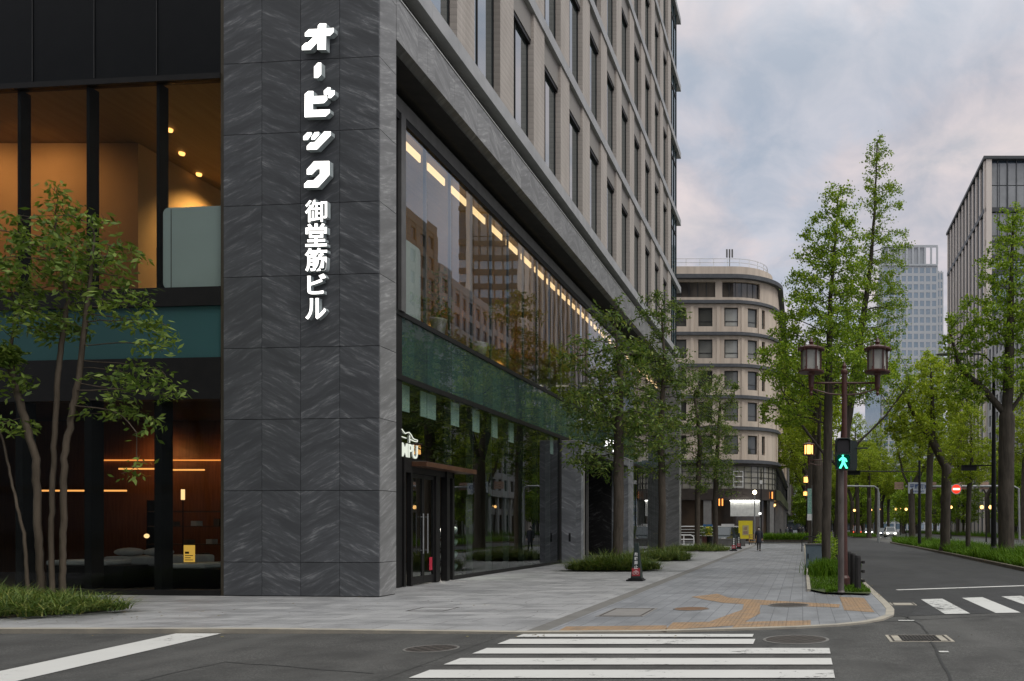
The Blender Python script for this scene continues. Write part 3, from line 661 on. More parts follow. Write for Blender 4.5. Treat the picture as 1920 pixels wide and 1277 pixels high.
def glyph(outs, lyf, depth, parent, mf, ms):
    a, b = MB(), MB()
    for pts in outs:
        n = len(pts); tr = tri(pts)
        a.add([(x,lyf,z) for x,z in pts], [tuple(t) for t in tr])
        b.add([(x,lyf+.004,z) for x,z in pts]+[(x,lyf+depth,z) for x,z in pts], [(i,(i+1)%n,n+(i+1)%n,n+i) for i in range(n)]+[tuple(n+i for i in t) for t in tr])
    o = b.build('letter', ms, parent); f = a.build('face', mf, o); return o
KATA = []
for (ox,oy,s), *polys in GL:
    outs = [[LP(ox+x/s, oy+y/s, -.19) for x, y in p] for p in polys]; KATA.append(outs)
    glyph(outs, -.19, .15, S, MT['lit_white'], MT['lit_edge'])
for ch, y0, y1, x0, x1 in (('御',373.5,415.5,572,613),('堂',419.5,461.5,572.5,612.5),('筋',465.5,508,571.5,613),('ビ',514,551,576,611),('ル',559.5,598,572.5,611)):
    (xa, za), (xb, zb_) = LP(x0,y0,-.17), LP(x1,y1,-.17)
    M_ = Matrix.Translation(((xa+xb)/2, -.10, (za+zb_)/2)) @ Matrix.Rotation(R(90),4,'X')
    a = MB(); add_text(a, ch, M_, 1, .13, (.010 if ch == '御' else .02), (xb-xa, za-zb_)); o = a.build('letter', MT['lit_edge'], S)
    a = MB(); add_text(a, ch, Matrix.Translation((0,-.068,0)) @ M_, 1, .004, (.010 if ch == '御' else .02), (xb-xa, za-zb_)); a.build('face', MT['lit_white'], o)
# smaller copy of the letters above the entrance portal
S2 = thing('entrance_sign', 'white lit letters on top of the stone entrance portal behind the tree', 'sign', (-10.56, 43.9, 5.9), R(90))
for i, outs in enumerate(KATA):
    xs = [p[0] for o in outs for p in o]; zs = [p[1] for o in outs for p in o]; k = .78/max(max(xs)-min(xs), 1e-3) if i != 1 else 1.6
    if i == 1: q = [[((p[1]-min(zs))*1.9+.92*i, (p[0]-min(xs))*1.6+.32) for p in o] for o in outs]
    else: q = [[((p[0]-min(xs))*k+.92*i, (p[1]-min(zs))*k) for p in o] for o in outs]
    glyph(q, -.06, .06, S2, MT['lit_white'], MT['lit_edge'])
def onglass(px, py, X): Y = SY(px, X); return (X, Y, hz(py, Y))
S3 = thing('shop_sign', 'small white lit window sign reading MPU under a line drawing beside the stone pillar', 'sign', (-11.46, 24.2, 3.75))
(x, ya, za), (_, yb, zb_) = onglass(754, 832, -11.47), onglass(783, 862.5, -11.47)
M_ = Matrix.Translation((-11.47+11.46, (ya+yb)/2-24.2, (za+zb_)/2-3.75+.03)) @ Matrix.Rotation(R(90),4,'Z') @ Matrix.Rotation(R(90),4,'X')
a = MB(); add_text(a, 'MPU', M_, 1, .02, .008, (yb-ya, .40)); a.build('letters', emis('cream_sign', (.95,1.0,.86), .85), S3)
a = MB()
for line in ([(145,262),(180,310),(215,352),(250,335),(290,325),(330,375),(370,450),(410,470),(455,482),(452,515),(400,508),(350,485),(300,462)], [(300,390),(300,535)], [(145,412),(185,425),(230,442)]):
    pts = [onglass(740+u/10.64, 780+v/10.64, -11.465) for u, v in line]; a.tube([(p[0]+11.46, p[1]-24.2, p[2]-3.75) for p in pts], .014, 6)
a.build('line_drawing', bpy.data.materials['cream_sign'], S3)
S4 = thing('wall_plate', 'narrow white lit plate inside the stone entrance portal', 'sign', (-11.0, 49.69, 2.0))
m = MB(); m.box(-.12,.12,-.03,0,.35,1.1); m.box(-.12,.12,-.03,0,-.15,.22); m.build('plate', emis('soft_plate', (1,1,1), .8), S4)
m = MB()
for i in range(5): m.box(-.12,.12,-.034,-.0305,.47+.13*i,.485+.13*i)
m.build('mark', MT['dark'], S4)
# ---------------------------------------------------------------- ground
m = MB(); m.sheet([(-400,-120),(500,-120),(500,1600),(-400,1600)], -.03); struct(m, 'ground', MT['asph3'])
m = MB(); m.sheet([(-90,-14),(80,-14),(80,14.35),(1.9,17.3),(-2,14.2),(-90,13.65)], -.012); struct(m, 'side_street', MT['asph'])
m = MB(); m.sheet([(-90,2.5),(-4.85,2.5),(-4.85,13.63),(-90,13.63)], -.008); struct(m, 'patched_lane', asphaltm('worn_asphalt', (.058,.057,.054), .8, False))
m = MB(); m.sheet([(1.7,16.2),(9.0,18.4),(9.4,30),(9.4,400),(1.7,400)], -.007); struct(m, 'avenue', MT['asph2'])
m = MB(); m.sheet([(13.0,10),(29.5,10),(29.5,500),(13.0,500)], -.010); struct(m, 'main_avenue', asphaltm('main_asphalt', (.085,.085,.088), .42, False))
# pavement: kerb line along the side street, round the corner and up the avenue
arc = [(1.92 - 2.0 + 2.0*math.cos(R(a)), 16.6 + 2.0*math.sin(R(a))) for a in range(0, -91, -10)]
kl = [(-90,13.62),(-16,13.62),(-9,13.62),(-4.62,13.60)] + [(-2.5,13.72)] + [(-.1-.3*0, 14.3)] + [(.62,14.62),(1.12,15.0),(1.52,15.55),(1.80,16.3),(1.93,17.4),(1.96,18.6)] + [(1.97,30),(1.97,62)]
PZ = .015
def zk(p): return PZ + .05*min(1, max(0, (-5-p[0])/3))
def strip_mesh(line, w, z0, z1f, name, mat, side_=1, kind='structure'):
    mm = MB(); n = len(line); L, Rr = [], []
    for i, p in enumerate(line):
        a, b = Vector(line[max(i-1,0)]), Vector(line[min(i+1,n-1)]); d = (b-a).normalized(); q = Vector((-d.y, d.x))*w*side_
        L.append(p); Rr.append((p[0]+q.x, p[1]+q.y))
    vs = [(*p, z0) for p in L]+[(*p, z1f(p)) for p in L]+[(*p, z1f(l)) for p, l in zip(Rr, L)]+[(*p, z0) for p in Rr]
    fs = []
    for i in range(n-1):
        for k in range(3): fs.append((k*n+i, k*n+i+1, (k+1)*n+i+1, (k+1)*n+i))
    mm.add(vs, fs); return struct(mm, name, mat, kind)
strip_mesh(kl, .17, -.03, lambda p: zk(p)+.006, 'kerb', MT['kerb'])
def off(line, w):
    out = []; n = len(line)
    for i, p in enumerate(line):
        a, b = Vector(line[max(i-1,0)]), Vector(line[min(i+1,n-1)]); d = (b-a).normalized(); out.append((p[0]-d.y*w, p[1]+d.x*w))
    return out
ki = off(kl, .16)
BX = -4.62                                            # line where the plot paving meets the public pavement
m = MB(); pl_ = [(x,y) for x,y in ki if x <= BX-.05]
vs = [(x,y,zk((x,y))) for x,y in pl_]+[(BX,13.76,PZ)]; vs2 = [(x,17.5,PZ) for x,y,z in vs]; n = len(vs)
m.add(vs+vs2+[(BX,84,PZ),(-90,84,PZ)], [(i,i+1,n+i+1,n+i) for i in range(n-1)]+[tuple([n+i for i in range(n)]+[2*n,2*n+1])]); struct(m, 'plot_paving', MT['granite'])
m = MB(); m.add([(BX,13.76,PZ),(BX+.34,13.78,PZ),(BX+.34,84,PZ),(BX,84,PZ)], [(0,1,2,3)]); struct(m, 'paving_band', MT['edge'])
m = MB(); pr = [(BX+.34,13.77)]+[(x,y) for x,y in ki if x > BX+.4]
pr = [p for p in pr if p[1] < 40]+[(1.81,62)]
vs = [(x,y,PZ) for x,y in pr]; n = len(vs)
c = [(BX+.34,17.5,PZ),(BX+.34,84,PZ),(1.81,84,PZ)]
m.add(vs+c, [(0,1,2,3,4,n),(4,5,6,7,8,9,n)] if False else [tuple(list(range(n))+[n+2,n+1,n])]); struct(m, 'pavement', MT['paver'])
# planted kerb strip of the ginkgos
PX0, PX1, PYN = .22, 1.78, 21.2
m = MB(); m.add([(PX0,PYN+1.0,.07),(.55,PYN+.1,.07),(PX1-.1,PYN-.35,.07),(PX1,PYN+.2,.07),(PX1,80,.07),(PX0,80,.07)], [(0,1,2,3,4,5)]); struct(m, 'planting_strip', MT['turf'])
m = MB(); m.box(PX0-.10,PX0,PYN+1.0,80,.0,.085); struct(m, 'planting_edge', MT['kerb'])
# tactile paving
def tact(pts, z=.058): m = MB(); m.sheet(pts, z); return m
m = MB()
def gq(ps, z): m.sheet([gr(px,py,z) for px,py in ps], z)
gq([(1045,1183.6),(1062,1174.5),(1250,1172.5),(1250,1183)], .0195)
gq([(1246,1181),(1262,1167),(1330,1165.5),(1392,1143),(1395,1131),(1425,1131),(1425,1150),(1385,1172),(1330,1176)], .0195)
gq([(1296,1119),(1345,1113),(1365,1120),(1395,1123),(1575,1133),(1573,1139),(1400,1133),(1355,1130),(1320,1124)], .0200)
gq([(1574,1119),(1620,1121),(1640,1148),(1583,1144)], .0195)
gq([(1385,1166),(1520,1163),(1520,1174),(1370,1178)], .0198)
struct(m, 'tactile_paving', MT['tact'])
# road markings
def road_sheet(pts, z, name, mat): mm = MB(); mm.sheet(pts, z); return struct(mm, name, mat)
for i, (y0, y1, x1) in enumerate(((8.66,9.20,.37),(9.59,10.13,.375),(10.52,11.04,.38),(11.43,11.96,.385),(12.37,12.92,-.74),(13.17,13.52,-.80))):
    road_sheet([(-4.57,y0),(x1,y0),(x1,y1),(-4.57,y1)], .0, 'crossing_stripe', MT['paint'])
S_ = .32
for i in range(5):
    x = 2.86 + 1.07*i; road_sheet([(x,16.62+.18*(x-2.86)),(x+.53,16.62+.18*(x-2.33)),(x+.55,20.0+.38*(x-2.33)),(x,20.0+.38*(x-2.86))], .0, 'crossing_stripe', MT['paint2'])
road_sheet([(2.64,22.85),(9.0,25.5),(9.0,25.8),(2.60,23.12)], .0, 'stop_line', MT['paint'])
a, b, c, d = gr(415,1187.6), gr(330,1187.6), gr(-60,1271), gr(-60,1298); road_sheet([b,c,d,a], .0, 'slanting_line', MT['paint'])
for px0,px1,py in ((1685,1715,1164),(1762,1780,1223)): (x0,y0),(x1,_) = gr(px0,py),gr(px1,py); road_sheet([(x0,y0),(x1,y0),(x1,y0+.12),(x0,y0+.12)], .001, 'marking_fragment', MT['paint2'])
def seam(pts, w, name='road_seam'):
    mm = MB(); q = [gr(px,py,0) for px,py in pts]; rs = random.Random(len(pts)); L, Rr = [], []
    n = 0; fine = []
    for p0, p1 in zip(q, q[1:]):
        for k in range(6): fine.append((p0[0]+(p1[0]-p0[0])*k/6+rs.uniform(-.025,.025), p0[1]+(p1[1]-p0[1])*k/6+rs.uniform(-.03,.03)))
    fine.append(q[-1]); l = off(fine, w/2); r = off(fine, -w/2); n = len(fine)
    mm.add([(*p,-.0055) for p in l]+[(*p,-.0055) for p in r], [(i,i+1,n+i+1,n+i) for i in range(n-1)]); return struct(mm, name, plain('tar_seam',(.018,.018,.018),None,3,.6) if 'tar_seam' not in bpy.data.materials else bpy.data.materials['tar_seam'])
seam([(1675,1145),(1730,1172),(1752,1215),(1790,1290)], .035); seam([(1640,1166),(1800,1157),(1960,1150)], .03); seam([(1700,1160),(1715,1140),(1740,1128)], .03); seam([(200,1290),(420,1240),(700,1262)], .03); seam([(1640,1060),(1720,1075),(1800,1070)], .05); seam([(1690,1095),(1760,1088),(1930,1092)], .03)
# covers set in the ground
def cover(px0, px1, py0, py1, z, name, label, round_=True, mat=MT['iron'], frame=None):
    pc, yc = (px0+px1)/2, (py0+py1)/2; x, y = gr(pc, yc, z); y0, y1 = gr(pc,py1,z)[1], gr(pc,py0,z)[1]; w = (px1-px0)/F*y/2; h = (y1-y0)/2
    t = thing(name, label, 'cover', (x, y, z))
    m = MB()
    if round_:
        h = w; n = 28
        m.lathe([(w,-.004),(w,.004),(w*.93,.006),(w*.92,.003)], n=n); m.build('rim', MT['edge'], t); m = MB(); m.lathe([(w*.91,-.004),(w*.91,.004),(.001,.004)], n=n); m.build('lid', mat, t)
    else:
        f = frame or MT['kerb']
        m.box(-w,w,-h,h,-.004,.003); m.build('surround', f, t)
        m = MB(); fr = .035
        m.box(-w*.9,w*.9,-h*.9,-h*.9+fr,.003,.006); m.box(-w*.9,w*.9,h*.9-fr,h*.9,.003,.006); m.box(-w*.9,-w*.9+fr,-h*.9+fr,h*.9-fr,.003,.006); m.box(w*.9-fr,w*.9,-h*.9+fr,h*.9-fr,.003,.006)
        m.build('frame', MT['iron'], t)
    return t, w, h
cover(760,858,1209,1223,-.006,'manhole_cover','round iron manhole cover in the road beside the white stripes')
cover(1430,1555,1192,1206,-.008,'manhole_cover','wide worn iron manhole cover in the road at the corner kerb')
cover(1262,1330,1137.5,1145.5,.020,'manhole_cover','orange round cover between the tactile strips', True, ironm('orange_iron',(.30,.17,.09),(.17,.10,.06)))
cover(1440,1518,1130.5,1138.5,.020,'manhole_cover','dark oval cover beside the tactile paving near the kerb strip')
t, w, h = cover(1664,1782,1190.5,1203,-.008,'drain_grate','pale framed drain grate in the asphalt off the corner', False)
m = MB()
for i in range(11): m.box(-w*.55+i*w*.11,-w*.55+i*w*.11+w*.05,-h*.75,h*.75,.003,.012)
m.build('grating', MT['iron'], t); m = MB(); m.box(-w*.6,w*.6,-h*.8,h*.8,.0031,.004); m.build('pit', MT['black'], t)
cover(1135,1220,1140,1155.5,.020,'inspection_cover','square dark framed cover in the blue grey pavement', False, frame=plain('cover_fill',(.19,.18,.17),(.22,.21,.2),3,.7))
cover(773,852,1138.6,1146.5,.020,'inspection_cover','thin framed cover set in the light granite paving', False, frame=MT['granite'])
cover(1670,1716,1130,1135,-.007,'drain_grate','small kerbside drain beside the corner kerb', False)
# ---------------------------------------------------------------- grass
def blades(rng, roots, hgt, wid, lean, segs=3):
    n = len(roots); a = rng.uniform(0, 2*np.pi, n); h = hgt*rng.uniform(.55,1.15,n); ln = lean*rng.uniform(.3,1.2,n)*h
    d = np.stack([np.cos(a), np.sin(a)],1); s = np.stack([-np.sin(a), np.cos(a)],1); out = []
    P = []
    for k in range(segs+1):
        t = k/segs; z = h*(t*1.25 - .45*t*t*np.clip(ln/h,0,2)); xy = roots[:,:2] + d*(ln*t*t)[:,None]
        w = wid*(1-.9*t**1.5); P.append((np.column_stack([xy - s*w/2, roots[:,2]+z]), np.column_stack([xy + s*w/2, roots[:,2]+z])))
    for k in range(segs): out.append(np.stack([P[k][0], P[k][1], P[k+1][1], P[k+1][0]],1))
    return np.concatenate(out)
def bed_grass(name, cx, cy, rx, ry, n, hgt, label, seed, z=.06, wid=.018, lean=1.6, mat='grass', group='grass beds around the pavement trees'):
    rng = np.random.default_rng(seed); tu = max(8, n//16)
    th = rng.uniform(0,2*np.pi,tu); r = np.sqrt(rng.uniform(0,1,tu)); wob = 1+.15*np.sin(th*3+seed)
    c = np.column_stack([cx+rx*r*np.cos(th)*wob, cy+ry*r*np.sin(th)*wob]); hs = .75 + .45*rng.random(tu)
    idx = rng.integers(0, tu, n); roots = np.column_stack([c[idx] + rng.normal(0,.06,(n,2)), np.full(n, z)])
    P = blades(rng, roots, hgt, wid, lean); q = (hs*(1.1-.6*r**2))[idx]; P[:,:,2] = z+(P[:,:,2]-z)*np.tile(q,3)[:,None]; o = quads_obj(name, P, MT[mat]); tag(o, label, None, None, 'stuff'); return o
def soil(name, cx, cy, rx, ry, z=.062):
    m = MB(); m.lathe([(1.0,0),(.97,.03),(.6,.05),(.001,.06)], n=28)
    m.v = [(cx+x*rx*(1+.06*math.sin(3*math.atan2(y,x)+cx)), cy+y*ry, z-.01+q) for x,y,q in m.v]; return tag(m.build(name, MT['soil']), kind='structure')
# ---------------------------------------------------------------- trees
def colonize(rng, attr, nodes, parents, step, infl, kill, iters, grav=0.0, jit=.15):
    pos = [np.array(p, float) for p in nodes]; par = list(parents)
    near = np.full(len(attr), -1); nd = np.full(len(attr), 1e9); alive = np.ones(len(attr), bool)
    def upd(start):
        P = np.array(pos[start:]); D = np.linalg.norm(attr[:,None,:]-P[None],axis=2); j = D.argmin(1); d = D[np.arange(len(attr)),j]
        b = d < nd; nd[b] = d[b]; near[b] = j[b]+start
    upd(0)
    for _ in range(iters):
        act = alive & (nd < infl)
        if not act.any(): break
        src = near[act]; P = np.array(pos); dv = attr[act]-P[src]; dv /= np.linalg.norm(dv,axis=1)[:,None]+1e-9
        u = np.unique(src); st = len(pos)
        for q in u:
            d = dv[src==q].sum(0); d = d/(np.linalg.norm(d)+1e-9)+rng.normal(0,jit,3); d[2] += grav; d /= np.linalg.norm(d)
            pos.append(P[q]+d*step); par.append(int(q))
        upd(st); alive &= nd > kill
        if len(pos) > 6000: break
    return np.array(pos), np.array(par)
def smooth_tree(pos, par, fixed, it=2):
    n = len(pos)
    for _ in range(it):
        ch = np.zeros((n,3)); cnt = np.zeros(n); ok = par >= 0
        np.add.at(ch, par[ok], pos[ok]); np.add.at(cnt, par[ok], 1)
        new = pos.copy(); i = np.arange(n); s = (cnt > 0) & ok & (i >= fixed)
        new[s] = .5*pos[s] + .25*pos[par[s]] + .25*(ch[s]/cnt[s][:,None]); pos = new
    return pos
def tree_mesh(name, pos, par, rbase, rtip, mat, parent, flare=1.35, rmin=0.0, floor=None):
    n = len(pos); cnt = np.zeros(n); kids = [[] for _ in range(n)]
    for i in range(n-1,-1,-1):
        cnt[i] += 1 if not kids[i] else 0
        if par[i] >= 0: kids[par[i]].append(i)
        if par[i] >= 0: cnt[par[i]] += cnt[i]
    roots = [i for i in range(n) if par[i] < 0]; tot = max(cnt[r] for r in roots)
    e = math.log(rbase/rtip)/math.log(max(tot,2)); rad = rtip*np.maximum(cnt,1)**e
    if floor is not None: rad[:len(floor)] = np.maximum(rad[:len(floor)], np.array(floor))
    m = MB(); starts = [(r, None) for r in roots]
    while starts:
        i, p = starts.pop(); path, rr = [], []
        if p is not None: path.append(pos[p]); rr.append(min(rad[p]*.8, rad[i]*1.15))
        while True:
            path.append(pos[i]); rr.append(rad[i])
            if not kids[i]: break
            ks = sorted(kids[i], key=lambda q: -cnt[q])
            for q in ks[1:]: starts.append((q, i))
            i = ks[0]
        if p is None:
            rr[0] *= flare
            if len(rr) > 2: rr[1] *= 1+(flare-1)*.35
        if max(rr) < rmin: continue
        k = 10 if rr[0] > .1 else (6 if rr[0] > .035 else 4 if rr[0] > .012 else 3)
        if len(path) > 1: m.tube(path, rr, k, cap=False)
    o = m.build(name, mat, parent, smooth=True, fix=False); return o, cnt
def leaves(rng, C, size, asp, spread, per, droop=.3, up=0.0, fold=True):
    n = len(C)*per; c = np.repeat(C, per, 0) + rng.normal(0, spread, (n,3))*np.array([1,1,.8])
    d = rng.normal(0,1,(n,3)); d[:,2] = d[:,2]*.6 - droop + up; d /= np.linalg.norm(d,axis=1)[:,None]
    s = np.cross(d, rng.normal(0,1,(n,3))); s /= np.linalg.norm(s,axis=1)[:,None]+1e-9
    L = (size*rng.uniform(.6,1.25,n))[:,None]; w = L*asp*.5
    return np.stack([c, c+d*L*.5+s*w, c+d*L, c+d*L*.45-s*w],1)
def make_tree(name, label, base, paths, ell, seed, rbase, rtip, bark, leaf, natt, step, infl, kill, lsize, asp, spread, per, maxcnt=3, group=None, grav=.05, droop=.3, up=0, branchfrac=.35, cat='tree', thin=1.0, jit=.15, rmin=0):
    """base: world xyz; paths: list of trunk polylines (world); ell: list of (centre, radii, weight)"""
    rng = np.random.default_rng(seed); b = np.array(base, float)
    A = []
    ws = np.array([e[2] if len(e) > 2 else e[1][0]*e[1][1]*e[1][2] for e in ell]); ws = ws/ws.sum()
    for e, w in zip(ell, ws):
        k = max(6, int(natt*w)); q = rng.normal(0,1,(k,3)); q /= np.linalg.norm(q,axis=1)[:,None]; q *= (rng.random(k)**(1/2.4))[:,None]
        A.append(np.array(e[0])-b + q*np.array(e[1]))
    A = np.concatenate(A); nodes, par, floor = [], [], []
    for ip, pth in enumerate(paths):
        pv = [np.array(p, float)-b for p in pth]; fork = -1
        if len(pth) and nodes and np.min(np.linalg.norm(np.array(nodes)-pv[0],axis=1)) < .05: fork = int(np.argmin(np.linalg.norm(np.array(nodes)-pv[0],axis=1)))
        for i in range(len(pv)-1):
            seg = np.linalg.norm(pv[i+1]-pv[i]); k = max(1, int(seg/step))
            for j in range(k):
                if i == 0 and j == 0 and fork >= 0: continue
                p = pv[i]+(pv[i+1]-pv[i])*j/k; nodes.append(p + (rng.normal(0,.007,3)*[1,1,0] if (i or j) else 0)); floor.append(rbase*(.30 if fork >= 0 else .55)*(1-.75*(i+j/k)/(len(pv)-1))); par.append((fork if fork >= 0 and (i == 0 and j == 1) else len(nodes)-2) if (i or j) else -1)
        nodes.append(pv[-1]); par.append(len(nodes)-2); floor.append(rtip)
    nf = len(nodes)
    pos, pa = colonize(rng, A, nodes, par, step, infl, kill, 160, grav, jit)
    pos = smooth_tree(pos, pa, nf, 2)
    t = thing(name, label, cat, base, 0, group)
    tr, cnt = tree_mesh('trunk', pos, pa, rbase, rtip, bark, t, rmin=rmin, floor=floor)
    idx = np.where((cnt <= maxcnt) & (np.arange(len(pos)) >= nf))[0]
    tips = pos[idx]; mid = .5*(pos[idx]+pos[pa[idx]])
    C = np.concatenate([tips, mid[rng.random(len(mid)) < branchfrac]])
    if thin < 1: C = C[rng.random(len(C)) < thin]
    quads_obj('crown', leaves(rng, C, lsize, asp, spread, per, droop, up), leaf, t)
    return t
def E(px, py, Y, hw, hh, dep=None, w=None):
    p = at(px, py, Y); k = Y/F; r = (hw*k, (dep if dep else hw)*k, hh*k); return ((p.x,p.y,p.z), r) if w is None else ((p.x,p.y,p.z), r, w)
def T(px, py, Y, dy=0): p = at(px, py, Y); return (p.x, p.y+dy, p.z)
# pavement trees in front of the office building
def streettree(px, Y, topy, ells, seed, label, pth, natt=420, per=7, rb=.17):
    x = (px-CX)/F*Y; base = (x, Y, .08)
    return make_tree('street_tree', label, base, pth, ells, seed, rb, .008, MT['bark_mid'], MT['leaf_a'], int(natt*1.5), .22, 1.6, .27, .24, .33, .14, int(per*.8), 3, 'leafy trees along the office pavement', .04, .45, 0, .5)
Y = 34.0; streettree(1158, Y, 545, [E(1150,590,Y,45,45),E(1128,665,Y,85,50),E(1185,690,Y,60,55),E(1140,760,Y,100,55),E(1110,850,Y,62,42),E(1215,800,Y,55,55)], 11,
    'leafy pavement tree behind the dark cone sign, nearest to the shop doors', [[(T(1158,1065,Y)[0],Y,.06), T(1160,960,Y), T(1159,830,Y,.1), T(1163,700,Y,.0), T(1150,600,Y,.2)]], 330, 9, .21)
Y = 44.5; streettree(1240, Y, 560, [E(1235,590,Y,55,42),E(1215,680,Y,60,60),E(1265,700,Y,50,55),E(1232,790,Y,75,55),E(1205,855,Y,50,40),E(1265,850,Y,40,40)], 12,
    'leafy pavement tree standing second from the shop doors in its own grass bed', [[(T(1240,1047,Y)[0],Y,.06), T(1242,950,Y), T(1238,800,Y,.1), T(1246,680,Y), T(1240,580,Y)]], 340, 9, .2)
Y = 62.0; streettree(1307, Y, 650, [E(1300,715,Y,45,50),E(1325,740,Y,40,50),E(1295,800,Y,50,55),E(1335,820,Y,40,55),E(1310,880,Y,50,45)], 13,
    'leafy pavement tree third from the shop doors, before the white railing', [[(T(1307,1030,Y)[0],Y,.06), T(1308,930,Y), T(1312,830,Y,.1), T(1302,740,Y)]], 330, 8, .2)
Y = 66.0; streettree(1342, Y, 700, [E(1350,745,Y,42,50),E(1365,800,Y,32,55),E(1345,860,Y,38,50),E(1370,905,Y,30,28),E(1330,790,Y,25,45)], 14,
    'leafy pavement tree farthest from the shop doors, before the parked dark car', [[(T(1342,1030,Y)[0],Y,.06), T(1341,940,Y), T(1345,840,Y,.1), T(1350,760,Y)]], 280, 8, .2)
# multi-stem tree at the left edge
Y = 18.6; bx, by, bz = T(75,1118,Y); bz = .12
st = [[(bx-.25,by,bz),T(45,1000,Y),T(5,900,Y,.2),T(-40,760,Y,.4),T(-60,640,Y,.4)], [(bx-.05,by+.1,bz),T(72,1010,Y),T(60,860,Y,.1),T(20,690,Y),T(5,560,Y,.3)],
      [(bx+.28,by,bz),T(96,1000,Y),T(100,880,Y),T(108,700,Y),T(112,560,Y,.2),T(95,430,Y,.2)], [(bx+.42,by+.1,bz),T(118,1000,Y),T(128,860,Y,-.1),T(150,690,Y),T(165,560,Y),T(170,440,Y,.1)]]
tl = make_tree('multi_stem_tree', 'multi-stemmed young tree with drooping leaves at the left edge before the shop', (bx,by,bz), st,
    [E(40,440,Y,60,55),E(130,420,Y,70,55),E(20,520,Y,70,60),E(150,500,Y,90,60),E(225,480,Y,45,40),E(230,580,Y,75,40),E(85,600,Y,80,40),E(285,640,Y,48,36),E(275,715,Y,62,42),E(20,700,Y,50,45),E(225,760,Y,55,25),E(300,800,Y,25,20),E(30,790,Y,40,28),E(255,880,Y,40,16),E(95,360,Y,25,30)],
    21, .072, .006, MT['bark_smooth'], MT['leaf_l'], 900, .16, 1.3, .20, .18, .38, .10, 7, 2, None, .03, .55, 0, .35, thin=.85, jit=.1)
# ginkgos beside the avenue
Y = 30.0; make_tree('ginkgo_tree', 'tall pale green ginkgo in the kerb strip right behind the twin lantern post', (T(1549,0,Y)[0],Y,.07),
    [[(T(1549,0,Y)[0],Y,.07), T(1549,1000,Y), T(1552,850,Y), T(1554,700,Y), T(1557,560,Y), T(1568,430,Y), T(1572,355,Y)]],
    [E(1572,390,Y,36,55,w=.10),E(1556,450,Y,60,60,w=.16),E(1548,530,Y,80,60,w=.2),E(1540,610,Y,112,60,w=.24),E(1525,690,Y,122,52,w=.24),E(1480,770,Y,62,40,w=.12),E(1610,690,Y,80,60,w=.16),E(1475,640,Y,30,60,w=.06),E(1592,500,Y,45,75,w=.12)], 31, .17, .006, MT['bark'], MT['leaf_g'], 1800, .20, 1.5, .23, .088, .85, .09, 14, 3, None, .42, -.1, .3, .7)
Y = 40.0; b = (T(1572,0,Y)[0],Y,.07); make_tree('ginkgo_tree', 'dark-trunked ginkgo with a tall thin leading shoot and spreading limbs', b,
    [[b, T(1574,1000,Y), T(1578,880,Y), T(1588,790,Y), T(1604,690,Y), T(1618,600,Y), T(1632,500,Y), T(1640,400,Y), T(1645,262,Y)], [T(1578,880,Y), T(1610,830,Y), T(1660,780,Y), T(1705,720,Y)], [T(1578,880,Y), T(1545,850,Y,.4), T(1500,790,Y,.5), T(1470,740,Y,.5)]],
    [E(1648,300,Y,30,52,w=.05),E(1652,375,Y,50,45,w=.06),E(1662,470,Y,55,55,w=.11),E(1640,560,Y,70,55,w=.16),E(1615,640,Y,75,55,w=.2),E(1660,700,Y,60,50,w=.13),E(1500,700,Y,55,50,w=.12),E(1590,730,Y,80,40,w=.14),E(1608,560,Y,45,75,w=.12),E(1680,590,Y,30,70,w=.08)], 32, .27, .006, MT['bark'], MT['leaf_g'], 1600, .23, 1.7, .26, .095, .85, .10, 13, 3, None, .38, -.1, .3, .6)
Y = 44.0; b = (T(1887,0,Y)[0],Y,.1); make_tree('ginkgo_tree', 'thick dark ginkgo at the right edge of the grass median', b,
    [[b, T(1886,940,Y), T(1888,780,Y), T(1893,640,Y), T(1897,500,Y), T(1900,400,Y)], [T(1888,780,Y), T(1850,735,Y), T(1800,690,Y), T(1780,620,Y)], [T(1888,780,Y), T(1930,720,Y), T(1975,640,Y)]],
    [E(1895,430,Y,40,50,w=.10),E(1885,510,Y,60,60,w=.16),E(1850,600,Y,70,55,w=.18),E(1925,600,Y,65,80,w=.2),E(1805,640,Y,45,60,w=.14),E(1820,720,Y,50,50,w=.12),E(1900,700,Y,80,40,w=.14)], 33, .42, .007, MT['bark'], MT['leaf_g'], 1500, .26, 1.8, .29, .135, .85, .10, 11, 3, None, .25, -.1, .2, .6)
Y = 56.0; b = (T(1772,0,Y)[0],Y,.1); g3 = make_tree('ginkgo_tree', 'dark forking ginkgo in the median before the lit no-entry sign', b,
    [[b, T(1773,950,Y), T(1775,880,Y)], [T(1775,880,Y), T(1750,830,Y), T(1715,780,Y), T(1690,730,Y)], [T(1775,880,Y), T(1800,830,Y), T(1815,760,Y)], [T(1750,830,Y), T(1748,750,Y), T(1745,690,Y)]],
    [E(1700,760,Y,50,55,w=.2),E(1745,720,Y,55,55,w=.25),E(1800,740,Y,45,60,w=.22),E(1740,800,Y,75,35,w=.2),E(1680,800,Y,35,35,w=.12)], 34, .34, .008, MT['bark'], MT['leaf_y'], 1000, .30, 1.9, .33, .16, .85, .13, 11, 3, None, .12, -.1, .2, .6)
Y = 74.0; b = (T(1741,0,Y)[0],Y,.1); g4 = make_tree('ginkgo_tree', 'slim upright ginkgo in the median beside the blue-lettered street name sign', b,
    [[b, T(1741,950,Y), T(1744,860,Y), T(1750,800,Y), T(1748,700,Y)]],
    [E(1748,700,Y,40,50,w=.2),E(1730,770,Y,60,50,w=.3),E(1765,780,Y,50,50,w=.25),E(1745,830,Y,60,30,w=.2)], 35, .30, .008, MT['bark'], MT['leaf_y'], 850, .34, 2.1, .36, .18, .85, .15, 11, 3, None, .12, -.1, .2, .6)
